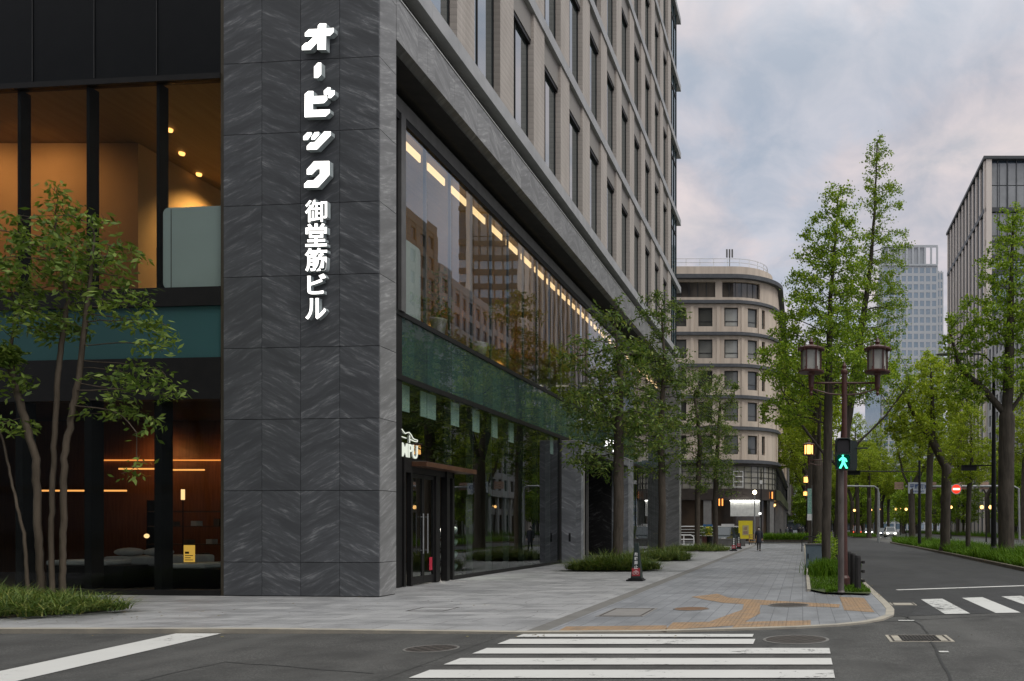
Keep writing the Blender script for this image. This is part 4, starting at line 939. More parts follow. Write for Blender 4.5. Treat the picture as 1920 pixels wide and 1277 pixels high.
Y = 150.0; b = (20.0,Y,.05); g5 = make_tree('ginkgo_tree', 'low-crowned broad tree on the main avenue beyond the far island', b,
    [[b, (20,Y,4), (20.2,Y,8), (20,Y,11)]], [((20,Y,4.2),(4.2,4.2,2.2),.3),((20,Y,7.2),(4.6,4.6,2.6),.4),((20,Y,10.5),(3.2,3.2,2.6),.3)], 36, .26, .01, MT['bark'], MT['leaf_g'], 520, .5, 3.0, .6, .30, .85, .28, 13, 3, None, .1, -.1, .2, .6)
# repeats farther along: copies of the last two with their own turn and size
far = [(12.2,92,g3,1.0,'ginkgo whose trunk stands behind the left end of the street name sign'),(10.4,52,g4,.55,'thin young ginkgo sapling in the median, left of the thick trunk'),
 (1.1,62,g3,1.15,'ginkgo in the kerb strip behind the first lit lantern post'),(.9,80,g4,1.15,'ginkgo in the kerb strip beside the far pale banner'),(1.2,102,g3,1.2,'ginkgo in the kerb strip beyond the far pale banner'),
 (10.3,128,g3,1.1,'ginkgo at the near tip of the far grass island'),(10.0,150,g4,1.3,'ginkgo in the middle of the far grass island'),(10.5,176,g3,1.2,'ginkgo at the back of the far grass island')]
gl = 'distant ginkgo in the green rows that close the avenue'
far += [(1.0,130,g4,1.2,gl),(1.1,165,g3,1.3,gl),(1.0,205,g4,1.3,gl),(10.2,215,g4,1.35,gl),(10.2,260,g3,1.4,gl),(1.0,255,g3,1.3,gl),(31.5,95,g3,1.15,gl),(31.5,118,g4,1.25,gl),(31.8,142,g3,1.2,gl),(31.5,168,g4,1.3,gl),(32,200,g3,1.3,gl),(32,240,g4,1.4,gl),(22,300,g3,1.5,gl),(36,75,g3,1.2,gl),(38.5,108,g4,1.3,gl),(38.5,150,g3,1.2,gl),(13,330,g4,1.6,gl),(5,310,g3,1.4,gl),(28,270,g3,1.4,gl),(16.5,185,g4,1.4,gl),(20,225,g3,1.4,gl),(25,205,g4,1.4,gl),(17,270,g4,1.6,gl),(23.5,245,g3,1.5,gl),(29.5,215,g3,1.4,gl),(27,320,g4,1.7,gl),(34,285,g3,1.6,gl),(8,240,g3,1.3,gl)]
far += [(x,y,g5,s,gl) for x,y,s in ((14.5,205,1.1),(12,235,1.2),(17,250,1.3),(24,185,1.0),(27,160,1.0),(33.5,128,.9),(36,145,1.0),(34,175,1.1),(37,112,.85),(40,95,.8),(31,235,1.3),(26,290,1.5),(19,300,1.5),(11,290,1.5),(5.5,270,1.4),(.8,225,1.2),(.9,185,1.0),(3,340,1.6),(36,215,1.2),(40,250,1.3),(34,330,1.6))]
rr = random.Random(17)
for x, y, src, s, lab in far:
    c = dup(src, (x,y,.05), rr.uniform(0,6.28), lab, s*rr.uniform(.95,1.05), 'distant ginkgos along the avenue' if lab == gl else None)
# grass beds
soil('planter_soil', -18.5, 16.6, 4.2, 2.35); bed_grass('strap_grass', -18.5, 16.5, 4.3, 2.5, 17000, .52, 'arching strap grass in the bed under the multi-stem tree', 2, .09, .024)
soil('planter_soil', -7.55, 33.4, 1.5, 1.2); bed_grass('strap_grass', -7.55, 33.3, 1.75, 1.45, 5200, .68, 'strap grass bed around the tree behind the dark cone sign', 3, .07, .03)
soil('planter_soil', -7.5, 43.6, 1.5, 1.8); bed_grass('strap_grass', -7.5, 43.4, 1.7, 2.1, 4400, .68, 'strap grass bed around the second pavement tree', 4, .07, .03)
soil('planter_soil', -7.6, 61.0, 2.2, 2.5); bed_grass('strap_grass', -7.6, 60.0, 2.6, 2.6, 3200, .55, 'low strap grass bed around the two far pavement trees', 5, .07, .035)
rng = np.random.default_rng(44)
n = 9000; yy = 21.3+rng.random(n)**1.6*50; xx = rng.uniform(PX0+.02,PX1-.02,n); ok = (yy > 22.2) | (xx > .6+.9*(22.2-yy)*0)
roots = np.column_stack([xx,yy,np.full(n,.07)])[ok]; o = quads_obj('kerb_strip_grass', blades(rng, roots, .11, .02, .8), MT['lawn']); tag(o, 'short grass in the kerb strip under the ginkgos', None, None, 'stuff')
rng = np.random.default_rng(45); n = 2600; roots = np.column_stack([rng.normal(.95,.30,n), rng.normal(29.2,.7,n), np.full(n,.07)]); o = quads_obj('grass_clump', blades(rng, roots, .5, .03, .7), MT['lawn']); tag(o, 'bushy grass clump at the foot of the pale green ginkgo', None, None, 'stuff')
# the grass median
MK = [(9.1,8),(9.0,20),(8.95,33),(9.3,50),(9.55,69),(9.55,82),(9.75,90),(10.2,94),(10.9,95.5)]
MKR = [(12.4,94),(13.0,90),(13.2,80),(13.2,8)]
def island(line, name, lab, seed, n, h, y0=None):
    m = MB(); m.sheet(line, .09); struct(m, name, MT['turf'])
    k = line + [line[0]]
    strip_mesh(k, .22, -.03, lambda p: .13, 'median_kerb', MT['kerb2'])
    poly = np.array(line); xs, ys = poly[:,0], poly[:,1]; rng = np.random.default_rng(seed)
    lo, hi = poly.min(0), poly.max(0); lo[1] = max(lo[1], y0 or lo[1])
    p = np.column_stack([rng.uniform(lo[0],hi[0],n), lo[1]+(hi[1]-lo[1])*rng.random(n)**1.25])
    ins = np.zeros(n, bool); j = len(poly)-1
    for i in range(len(poly)):
        c = ((ys[i] > p[:,1]) != (ys[j] > p[:,1])) & (p[:,0] < (xs[j]-xs[i])*(p[:,1]-ys[i])/(ys[j]-ys[i]+1e-9)+xs[i]); ins ^= c; j = i
    p = p[ins]; hh = h*(.6+.5*np.sin(p[:,0]*1.3+p[:,1]*.35)*np.sin(p[:,1]*.8+1)**2+.5*rng.random(len(p)))
    P = blades(rng, np.column_stack([p, np.full(len(p), .1)]), 1.0, .045, .55); 
    P[:,:,2] = .1+(P[:,:,2]-.1)*np.tile(hh, 3)[:,None]
    o = quads_obj('median_grass', P, MT['lawn']); tag(o, lab, None, None, 'stuff')
island(MK+MKR, 'median', 'lush long grass covering the near median', 51, 42000, .50, 28)
island([(8.4,135),(8.2,150),(8.6,200),(12.6,200),(13.0,150),(12.2,136),(10.2,131)], 'far_median', 'grass on the far island of the avenue', 52, 9000, .5)
island([(29.8,60),(29.8,250),(33.5,250),(33.5,60)], 'opposite_median', 'grass strip across the main avenue', 53, 9000, .8)
m = MB(); m.sheet([(34,20),(44.5,20),(44.5,420),(34,420)], .05); struct(m, 'far_pavement', MT['paver'])

rng = np.random.default_rng(91); P = []
for cx, cy, sx_, sy_, n in ((-17,14.6,3.5,.6,60),(-12,15.5,2,1,25),(-7.2,32,2,1,40),(.9,20.7,.5,.3,25),(-3,13.2,4,.15,30),(1.9,22,.1,3,30),(-9,18,3,2,30)):
    for i in range(n):
        x, y = cx+rng.normal(0,1)*sx_*.6, cy+rng.normal(0,1)*sy_*.6; a_ = rng.uniform(0,6.28); l = rng.uniform(.03,.07); u = np.array([np.cos(a_),np.sin(a_),0]); v = np.array([-u[1],u[0],0]); z = .095 if y > 13.6 and x < -5 else .03
        q = np.array([x,y,z if not (y < 13.5) else .004]); P.append([q,q+u*l*.5+v*l*.25+[0,0,.008],q+u*l+[0,0,.004],q+u*l*.5-v*l*.25])
P = np.array(P); o = quads_obj('leaf_litter', P, leafm('dry_leaf', [(.10,.07,.03),(.18,.13,.05),(.22,.20,.07)], .1)); tag(o, 'scattered small dry leaves along the kerbs and beds', None, None, 'stuff')
# ---------------------------------------------------------------- pavement beyond the cross street
m = MB(); m.sheet([(-90,92),(1.9,92),(1.9,420),(-90,420)], .05); struct(m, 'far_block_pavement', MT['paver'])
strip_mesh([(1.9,92),(1.9,420)], .17, -.03, lambda p: .06, 'kerb', MT['kerb'])
# ---------------------------------------------------------------- twin lantern posts
def lantern(parent, x, z, lit):
    t = MB(); n = 6
    t.lathe([(.02,-.62),(.05,-.55),(.03,-.50),(.075,-.38),(.085,-.05),(.12,0),(.36,.02),(.37,.06),(.30,.09)], (x,0,z), 12); 
    for i in range(n):
        a = 2*math.pi*i/n; px_, py_ = x+.27*math.cos(a), .27*math.sin(a); t.box(px_-.022,px_+.022,py_-.022,py_+.022,z+.06,z+.66)
        t.tube([(x+.345*math.cos(a),.345*math.sin(a),z+.06),(x+.345*math.cos(a),.345*math.sin(a),z+.16)],.012,5)
        t.tube([(x+.36*math.cos(a),.36*math.sin(a),z+.60),(x+.36*math.cos(a),.36*math.sin(a),z+.82)],.012,5)
    t.lathe([(.30,.64),(.38,.66),(.385,.70),(.30,.74),(.12,.80),(.05,.82),(.075,.88),(.05,.93),(.012,1.02)], (x,0,z), 12)
    o = t.build('lantern', MT['lampred'], parent)
    g = MB(); g.lathe([(.245,.09),(.245,.64)], (x,0,z), 6); g.build('lantern_glass', MT['lit_lamp'] if lit else plain('milk_glass', (.42,.42,.38), (.36,.36,.32), 4, .35) if 'milk_glass' not in bpy.data.materials else bpy.data.materials['milk_glass'], o)
    return o
def lantern_post(loc, label, lit, group='twin lantern posts along the kerb'):
    t = thing('lantern_post', label, 'street lamp', loc, 0, group)
    m = MB(); m.lathe([(.16,0),(.16,.25),(.11,.32),(.085,1.2),(.075,5.95),(.10,6.0),(.10,6.06),(.05,6.12),(.06,6.2),(.01,6.32)], n=12); m.build('pole', MT['lampred'], t, smooth=False)
    m = MB()
    for s in (-1,1):
        m.tube([(0,0,5.72),(s*.9,0,5.72)], .03, 6); m.tube([(0,0,5.38),(s*.45,0,5.42),(s*.9,0,5.55)], .022, 6)
        for k in range(1,6): m.box(s*.15*k-.008,s*.15*k+.008,-.008,.008,5.41,5.72)
    m.build('crossarm', MT['lampred'], t)
    lantern(t, -.93, 5.98, lit); lantern(t, .93, 5.98, lit); return t
lantern_post((1.17,23.2,.07), 'unlit red-brown twin lantern post behind the walk signal', False)
l2 = lantern_post((1.3,50,.07), 'lit twin lantern post glowing orange behind the first ginkgo trunk', True)
dup(l2, (1.3,82,.07), 0, 'lit twin lantern post second along the kerb, smaller orange glow'); dup(l2, (1.3,116,.07), 0, 'lit twin lantern post farthest along the kerb')
# ---------------------------------------------------------------- walk signal
t = thing('walk_signal', 'pedestrian signal showing a green walking figure on a weathered pole', 'traffic signal', (.98,21.1,.07))
m = MB(); m.lathe([(.10,0),(.105,.02),(.08,.06),(.075,3.9),(.06,3.95)], n=14); m.build('pole', MT['pole'], t)
m = MB()
def rr_prism(mb, w, h, r, y0, y1, cx, cz):
    mb.prof([(cx-w/2+x, cz-h/2+z) for x, z in rbox(w, h, r, (1,1,1,1))], y0, y1)
rr_prism(m, .40, .80, .07, -.30, -.12, .04, 3.52); m.box(.0,.08,-.12,.0,3.3,3.36); m.box(.0,.08,-.12,0,3.68,3.74); m.build('housing', MT['dkgreen'], t, bevel=.008)
for cz, top in ((3.72,1),(3.33,0)):
    m = MB()      # hood
    pts = [(-.17,-.16),(-.17,.13),(-.13,.17),(.13,.17),(.17,.13),(.17,-.16)]
    q = [(.04+x,cz+z) for x,z in pts]; qi = [(.04+x*.94,cz+z*.94) for x,z in pts]
    n = len(q); vs = [(x,-.30,z) for x,z in q]+[(x,-.30,z) for x,z in qi]+[(x,-.52 if z>cz else -.34,z) for x,z in q]+[(x,-.52 if z>cz else -.34,z) for x,z in qi]
    fs = []
    for i in range(n-1): fs += [(i,i+1,2*n+i+1,2*n+i),(n+i,n+i+1,3*n+i+1,3*n+i),(2*n+i,2*n+i+1,3*n+i+1,3*n+i)]
    m.add(vs, fs); m.build('hood', MT['dkgreen'], t)
    m = MB(); m.box(.04-.15,.04+.15,-.306,-.30,cz-.15,cz+.15); m.build('lens', emis('green_lens', (.0,.10,.065), .35) if not top else plain('dark_lens', (.02,.014,.014), None, 5, .3), t)
m = MB(); cz = 3.33; cx = .04; y = -.312; s = .0066
for pg in ([(450,890),(505,838),(560,838),(600,865),(625,930),(597,940),(575,895),(580,960),(635,1075),(590,1078),(545,985),(498,1078),(455,1072),(510,955),(512,885),(465,922)],):
    qs = [(cx+(x-540)*.00125, cz-(v-925)*.00118) for x, v in pg]; m.add([(a,y,b) for a,b in qs], [tuple(k) for k in tri(qs)])
m.lathe([(.026,0),(.026,.001)], n=10, M=Matrix.Translation((cx-.010,y,cz+.137)) @ Matrix.Rotation(R(90),4,'X')); m.build('walking_figure', MT['lit_green'], t, fix=False)
m = MB(); rr_prism(m, .40, .76, .06, .12, .30, .22, 3.52); m.box(.36,.70,.1,.3,3.70,3.72); m.build('side_housing', MT['dkgreen'], t)
# ---------------------------------------------------------------- guard fence of dark posts
t = thing('guard_fence', 'dark post fence with stub rail ends along the kerb strip', 'fence', (1.45,21.7,.07))
for k in range(5):
    m = MB(); m.lathe([(.085,0),(.085,.88),(.07,.93),(.001,.935)], (-.02*k,1.75*k,0), 12); m.build('post', MT['wood_post'], t)
m = MB()
for z in (.25,.50,.74): m.tube([(.14,-.02,z),(.06,3.5,z),(.04,7.0,z)], .028, 8); m.lathe([(.001,-.02),(.045,-.02),(.045,.05),(.001,.05)], (.14,-.03,z), 8)
m.build('rails', MT['wood_post'], t)
# ---------------------------------------------------------------- small things in the kerb strip
t = thing('control_box', 'blue-grey utility box at the foot of the ginkgo trunk', 'utility box', (.62,33.5,.07))
m = MB(); m.box(-.5,.2,0,.5,0,.95); m.build('cabinet', plain('box_blue', (.13,.17,.2), (.10,.14,.17), 3, .5), t, bevel=.02); m = MB(); m.box(-.53,.23,-.03,.53,.95,1.0); m.build('lid', MT['gframe'], t); m = MB(); m.box(-.42,-.38,-.02,0,.4,.6); m.build('latch', MT['black'], t)
t = thing('bicycle_rack', 'black arched bicycle rack beside the far pavement edge', 'bicycle rack', (-.05,57,.05))
m = MB(); m.tube([(0,0,0),(0,0,.75),(.2,0,.98),(.6,0,1.05),(1.0,0,.98),(1.15,0,.75),(1.15,0,0)], .035, 8); m.tube([(0,0,.45),(1.15,0,.45)], .025, 6); m.build('arch', MT['black'], t)
t = thing('shrub', 'round green shrub between the two near ginkgo trunks', 'shrub', (1.05,37,.07)); rng = np.random.default_rng(9)
q = rng.normal(0,1,(500,3)); q /= np.linalg.norm(q,axis=1)[:,None]; q = q*np.array([.6,.6,.7])*(.6+.4*rng.random((500,1)))+[0,0,.75]; quads_obj('foliage', leaves(rng, q, .10, .5, .06, 4, 0, .1), MT['leaf_g'], t)
m = MB(); m.tube([(0,0,0),(0,0,.6)],.03,5); m.build('stem', MT['bark'], t)
# ---------------------------------------------------------------- cone signs
def cone_sign(loc, label, text=True, k=1.0):
    t = thing('cone_sign', label, 'cone sign', loc)
    m = MB(); m.box(-.30,.24,-.24,.24,0,.05); m.box(-.24,.2,-.2,.2,.05,.09); m.build('base', MT['black'], t, bevel=.01)
    m = MB(); w0, w1 = .17, .062; hh = 1.22
    m.add([(-w0,-.16,.09),(w0,-.16,.09),(w0,.16,.09),(-w0,.16,.09),(-w1,-.05,hh),(w1,-.05,hh),(w1,.05,hh),(-w1,.05,hh)], [(0,3,2,1),(4,5,6,7),(0,1,5,4),(1,2,6,5),(2,3,7,6),(3,0,4,7)]); m.build('cone', MT['dkgreen'], t, bevel=.012)
    def fy(z): return -.16 + (z-.09)/(hh-.09)*.11 - .003
    a_ = math.atan2(.11, hh-.09)
    m = MB()
    if text:
        for i, ch in enumerate('駐輪禁止'):
            z = .855-.135*i; add_text(m, ch, Matrix.Translation((.0,fy(z)-.004,z)) @ Matrix.Rotation(R(90)-a_,4,'X'), 1, .006, .02, (.10+.008*i,.115))
    else: 
        for i in range(4): z = .855-.135*i; m.box(-.05,.05,fy(z)-.006,fy(z)+.01,z-.05,z+.05)
    m.build('lettering', MT['white'], t)
    m = MB(); z = .29; M_ = Matrix.Translation((0,fy(z)-.002,z)) @ Matrix.Rotation(-a_,4,'X'); m.box(-.13,.13,0,.008,-.13,.13,M_); m.build('red_panel', plain('sign_red',(.33,.02,.03),(.27,.02,.03),4,.5) if 'sign_red' not in bpy.data.materials else bpy.data.materials['sign_red'], t)
    m = MB()
    for dx in (-.05,.05): m.tube([(dx+.045*math.cos(R(a)),-.006,-.03+.045*math.sin(R(a))) for a in range(0,361,30)], .009, 5, M=M_)
    m.tube([(-.05,-.006,-.03),(-.02,-.006,.05),(.03,-.006,.05),(.05,-.006,-.03)], .009, 5, M=M_); m.tube([(-.02,-.006,.05),(.0,-.006,-.03),(.03,-.006,.05)], .009, 5, M=M_); m.build('bicycle_mark', plain('mark_pink',(.6,.45,.45),None,4,.5) if 'mark_pink' not in bpy.data.materials else bpy.data.materials['mark_pink'], t)
    return t
x, y = gr(1194,1089,.016); cone_sign((x,y,.016), 'dark green cone sign with white lettering before the nearest grass bed')
x, y = gr(1376,1033,.05); cone_sign((x,y,.05), 'far cone sign with a red panel at the end of the grass beds', False); x, y = gr(1385.5,1029,.05); cone_sign((x,y,.05), 'far cone sign behind its twin, before the yellow board', False)
# ---------------------------------------------------------------- street light with arm, gantry, signals
t = thing('street_light', 'tall black street light pole with an arm reaching left in the median', 'street light', (10.4,45,.1))
m = MB(); m.lathe([(.22,0),(.22,.5),(.16,.6),(.10,8),(.07,10.9)], n=12); m.build('pole', MT['black'], t)
m = MB(); m.tube([(0,0,10.5),(-.6,0,11.05),(-2.0,0,11.1)], .05, 8); m.build('arm', MT['black'], t); m = MB(); m.ball((-2.6,0,11.05),.55,(1.0,.35,.18)); m.build('lamp_head', MT['gpole'], t, smooth=True)
m = MB(); m.tube([(0,0,5.0),(-1.0,0,5.0)], .04, 6); m.box(-1.75,-.95,-.15,.15,4.72,4.98); m.box(-1.8,-.9,-.35,-.15,4.98,5.0); m.build('side_signal', MT['black'], t)
t = thing('signal_mast', 'thin dark mast with a long arm holding a side-on traffic signal over the avenue', 'traffic signal', (9.75,69,.1))
m = MB(); m.lathe([(.15,0),(.13,3),(.09,7.2)], n=10); m.build('pole', MT['black'], t); m = MB(); m.tube([(0,0,6.25),(-5.0,0,6.3)], .05, 6); m.tube([(0,0,6.7),(-2.5,0,6.3)], .02, 4); m.build('arm', MT['black'], t)
m = MB(); m.box(-6.0,-4.95,-.15,.15,6.0,6.35)
for k in range(3): m.box(-5.95+.34*k,-5.65+.34*k,-.45,-.15,6.28,6.30)
m.build('signal_box', MT['black'], t)
YG = 92.0
t = thing('sign_gantry', 'grey gantry beam over the avenue carrying signs on the far crossing', 'gantry', (8.45,YG,0))
m = MB(); m.lathe([(.17,0),(.15,5),(.13,5.6)], n=10); m.tube([(0,0,5.5),(-.08,0,6.0),(-.45,0,6.25),(-3.6,0,6.3)], .10, 8); m.build('curved_pole', MT['gpole'], t)
m = MB(); m.tube([(3.0,0,6.25),(15.0,0,6.3),(15.6,0,6.0),(15.7,0,0)], .12, 8); m.tube([(3.6,0,5.0),(3.6,0,7.4)],.06,6); m.tube([(7.7,0,5.4),(7.7,0,7.4)],.06,6); m.build('beam', MT['gpole'], t)
m = MB()
for x in (2.3,5.95,9.3,11.8):
    m.box(x-.5,x+.5,.14,.3,5.95,6.15); m.box(x-.5,x+.5,.14,.3,6.2,6.4); m.box(x-.5,x+.5,.14,.3,6.45,6.75); 
m.build('signal_back', plain('orange_beige',(.45,.28,.2),(.36,.24,.19),4,.6), t)
t = thing('street_name_sign', 'white sign with blue lettering on the gantry over the avenue', 'sign', at(1721,915,YG-.3))
m = MB(); m.box(-1.08,1.08,0,.1,-.62,.62); m.build('board', plain('sign_white',(.50,.54,.58),(.46,.50,.54),3,.4), t, bevel=.02)
m = MB(); add_text(m, '平野町3', Matrix.Translation((0,-.012,.16)) @ Matrix.Rotation(R(90),4,'X'), 1, .012, .02, (1.8,.52)); add_text(m, 'Hiranomachi', Matrix.Translation((0,-.012,-.34)) @ Matrix.Rotation(R(90),4,'X'), 1, .012, .01, (1.4,.25)); m.build('lettering', plain('sign_blue',(.02,.06,.22),None,3,.4), t)
t = thing('no_entry_sign', 'round glowing red no-entry sign on the gantry', 'sign', at(1793,917,YG-.4))
m = MB(); M_ = Matrix.Rotation(R(90),4,'X'); m.lathe([(.50,-.05),(.50,.02)], n=28, M=M_); m.build('disc', emis('red_sign_glow',(1.0,.06,.03),1.1), t)
m = MB(); m.box(-.38,.38,-.05,-.025,-.11,.11); m.build('bar', emis('sign_bar_glow',(1.0,.72,.5),2.2), t); m = MB(); m.lathe([(.50,-.05),(.57,-.05),(.57,.03),(.50,.03)], n=28, M=M_, cap=False); m.build('rim', plain('sign_rim',(.5,.45,.45),None,3,.5), t)
# banner on the far kerb
t = thing('street_banner', 'pale green and white banner hanging on a far kerb pole', 'banner', ((1523-CX)/F*78,78,.07))
m = MB(); m.tube([(0,0,0),(0,0,5.6)], .05, 6); m.build('pole', MT['gpole'], t); m = MB(); m.box(-.45,.05,-.01,.01,2.9,5.3); m.build('cloth', plain('banner_green',(.10,.30,.22),(.32,.45,.42),7,.7), t); m = MB(); m.box(-.47,.07,-.012,.012,2.3,2.9); m.build('foot_panel', MT['white'], t)
# lit globe lamps along the far side
gl2 = None
for i, (px, py, Y) in enumerate([(1602,957,150),(1633,956,160),(1648,955,140),(1680,955,150),(1688,955,170),(1699,955,135),(1724,952,130),(1742,952,150),(1783,951,120)]):
    p = at(px, py, Y); lab = ['lit globe lamp nearest the walk signal pole in the far row','lit globe lamp above the far island, left of the car','lit globe lamp above the white car','lit globe lamp right of the white car','dim lit globe lamp second right of the white car','lit globe lamp just left of the street name sign pole','lit globe lamp under the street name sign','lit globe lamp between the two median trunks','lit globe lamp right of the forking ginkgo trunk'][i]
    if gl2 is None:
        t = gl2 = thing('globe_lamp', lab, 'street lamp', (p.x,p.y,0), 0, 'lit globe lamps across the avenue'); m = MB(); m.lathe([(.10,0),(.06,1),(.05,p.z-.25)], n=8); m.build('pole', MT['black'], t); m = MB(); m.ball((0,0,p.z),.23); m.build('globe', MT['lit_globe'], t, smooth=True); z0 = p.z
    else: dup(gl2, (p.x,p.y,0), 0, lab, (1,1,p.z/z0))
p = at(1841,951,95); t = thing('globe_lamp', 'lit twin globe lamp before the pale colonnade on the far side', 'street lamp', (p.x+.5,95,0), 0, 'lit globe lamps across the avenue')
m = MB(); m.lathe([(.10,0),(.06,1),(.05,p.z-.1)], n=8); m.tube([(-.5,0,p.z-.3),(0,0,p.z-.5),(.5,0,p.z-.3)],.03,6); m.build('pole', MT['black'], t)
for s in (-.5,.5): m = MB(); m.ball((s,0,p.z),.22); m.build('globe', MT['lit_globe'], t, smooth=True)
# ---------------------------------------------------------------- cars
car_glass = mirror_pane('car_glass', (.012,.014,.016), 1.7, .03)
def car(name, label, loc, rz, paint, lights='front', L=4.3, Wd=1.72, Hh=1.55, group=None):
    t = thing(name, label, 'car', loc, rz, group); w = Wd/2
    m = MB()      # lower body, front faces -y
    prof = [(-L/2,.32),(-L/2-.02,.62),(-L/2+.15,.80),(-L/2+.95,.92),(L/2-.10,.98),(L/2,.80),(L/2,.35),(L/2-.2,.24),(-L/2+.2,.22)]
    m.prof(prof, -w, w, 'x'); m.build('body', paint, t, bevel=.06)
    m = MB(); y0, y1, y2, y3 = -L/2+1.0, -L/2+1.75, L/2-.75, L/2-.12; wt = w*.80
    m.add([(-w*.97,y0,.92),(w*.97,y0,.92),(w*.97,y3,.97),(-w*.97,y3,.97),(-wt,y1,Hh),(wt,y1,Hh),(wt,y2,Hh),(-wt,y2,Hh)], [(0,3,2,1),(4,5,6,7),(0,1,5,4),(1,2,6,5),(2,3,7,6),(3,0,4,7)]); m.build('cabin', paint, t, bevel=.05)
    def lerp(a, b, k): return tuple(a[i]+(b[i]-a[i])*k for i in range(3))
    for nm, q in (('windscreen',[(-w*.97,y0,.92),(w*.97,y0,.92),(wt,y1,Hh),(-wt,y1,Hh)]),('rear_window',[(w*.97,y3,.97),(-w*.97,y3,.97),(-wt,y2,Hh),(wt,y2,Hh)]),('side_window',[(w*.97,y0,.92),(w*.97,y3,.97),(wt,y2,Hh),(wt,y1,Hh)]),('side_window',[(-w*.97,y3,.97),(-w*.97,y0,.92),(-wt,y1,Hh),(-wt,y2,Hh)])):
        c = tuple(sum(p[i] for p in q)/4 for i in range(3)); n = (Vector(q[1])-Vector(q[0])).cross(Vector(q[2])-Vector(q[1])).normalized()*.012
        a = [Vector(lerp(p, c, .14))+n for p in q]; mm = MB(); mm.add([tuple(p) for p in a]+[tuple(p-n*2) for p in a], [(0,1,2,3),(7,6,5,4)]+[(i,4+i,4+(i+1)%4,(i+1)%4) for i in range(4)]); mm.build(nm, car_glass, t)
    for sx in (-1,1):
        for sy in (-L/2+.8, L/2-.8):
            mm = MB(); M_ = Matrix.Translation((sx*(w-.1),sy,.32)) @ Matrix.Rotation(R(90),4,'Y'); mm.lathe([(.19,-.11),(.30,-.11),(.32,-.08),(.32,.08),(.30,.11),(.19,.11)], n=18, M=M_); wl = mm.build('wheel', MT['black'], t)
            mm = MB(); mm.lathe([(.001,-.09),(.19,-.10),(.19,.10),(.001,.09)], n=14, M=M_); mm.build('rim', MT['gpole'], wl)
        mm = MB(); mm.box(sx*(w-.28)-.20,sx*(w-.28)+.16,-L/2-.035,-L/2+.1,.60,.74); mm.build('headlight', MT['lit_head'] if lights == 'front' else MT['white'], t)
        mm = MB(); mm.box(sx*(w-.18)-.12,sx*(w-.18)+.12,L/2-.08,L/2+.02,.66,.84); mm.build('tail_light', MT['lit_red'], t)
        mm = MB(); mm.box(sx*w+(0 if sx>0 else -.16),sx*w+(.16 if sx>0 else 0),y0+.25,y0+.38,.95,1.08); mm.build('mirror', paint, t)
    mm = MB(); mm.box(-.45,.45,-L/2-.03,-L/2+.05,.36,.54); mm.build('grille', MT['black'], t); mm = MB(); mm.box(-.22,.22,L/2-.03,L/2+.015,.50,.62); mm.box(-.2,.2,-L/2-.04,-L/2,.40,.50); mm.build('number_plate', MT['white'], t)
    return t
car('car', 'white car driving towards the viewer with headlights on beyond the far grass island', ((1669-CX)/F*140,140,0), 0, plain('car_white',(.62,.63,.63),(.56,.57,.57),3,.25), 'front', 4.4, 1.8, 1.75)
car('car', 'dark blue car beside the white car on the far carriageway', ((1655-CX)/F*148,148,0), 0, plain('car_blue',(.04,.06,.10),None,3,.25), 'front')
car('car', 'red-lit car at the far left lane behind the grass island', ((1606-CX)/F*165,165,0), R(180), plain('car_maroon',(.25,.08,.06),None,3,.25), 'rear', 4.6, 1.8, 2.0)
car('car', 'silver-grey car far down the avenue between the island trunks', ((1628-CX)/F*172,172,0), 0, plain('car_grey',(.2,.2,.21),None,3,.3), 'front')
x = (1361-CX)/F*80; car('car', 'dark car parked behind the low wall beside the yellow notice board', (x,80,.0), R(-16), plain('car_slate',(.05,.06,.068),None,3,.2), 'none', 4.5, 1.85, 1.75)
t = thing('low_wall', 'low grey block wall in front of the parked dark car', 'wall', ((1350-CX)/F*74,74,.0)); L = 95/F*74
m = MB(); m.box(-L/2,L/2,0,.2,0,.62); m.build('wall', plain('wall_block',(.10,.095,.09),(.14,.135,.13),2,.8), t); m = MB(); m.box(-L/2-.03,L/2+.03,-.03,.23,.62,.69); m.build('coping', MT['edge'], t)
# ---------------------------------------------------------------- railing and clutter on the cross street
def rail(px0, px1, pz, lab, y=82.5):
    x0, x1 = (px0-CX)/F*y, (px1-CX)/F*y; t = thing('guard_railing', lab, 'railing', (x0,y,.05)); L = x1-x0
    m = MB(); n = max(2, round(L/1.9))
    for i in range(n+1): m.tube([(L*i/n,0,0),(L*i/n,0,1.75)], .05, 6)
    m.build('posts', MT['white'], t); m = MB()
    for z in (1.75,1.45,1.15,.85): m.tube([(0,0,z),(L,0,z)], .025 if z < 1.7 else .05, 6)
    m.build('bars', MT['white'], t); return t
rail(1190, 1384, 0, 'white tubular guard railing across the side street opening')
t = thing('crash_barrier', 'low white tube barrier with a rounded end before the railing', 'barrier', ((1275-CX)/F*76,76,.05)); m = MB(); m.tube([(-.5,0,.95),(1.0,0,.95),(1.25,0,.8),(1.3,0,0)], .05, 8); m.tube([(-.5,0,.55),(1.28,0,.55)], .05, 8); m.tube([(.35,0,0),(.35,0,.95)], .05, 8); m.build('tubes', MT['white'], t)
Y = 80; t = thing('notice_board', 'bright yellow notice board standing at the cross street corner', 'notice board', ((1398-CX)/F*Y,Y,.05))
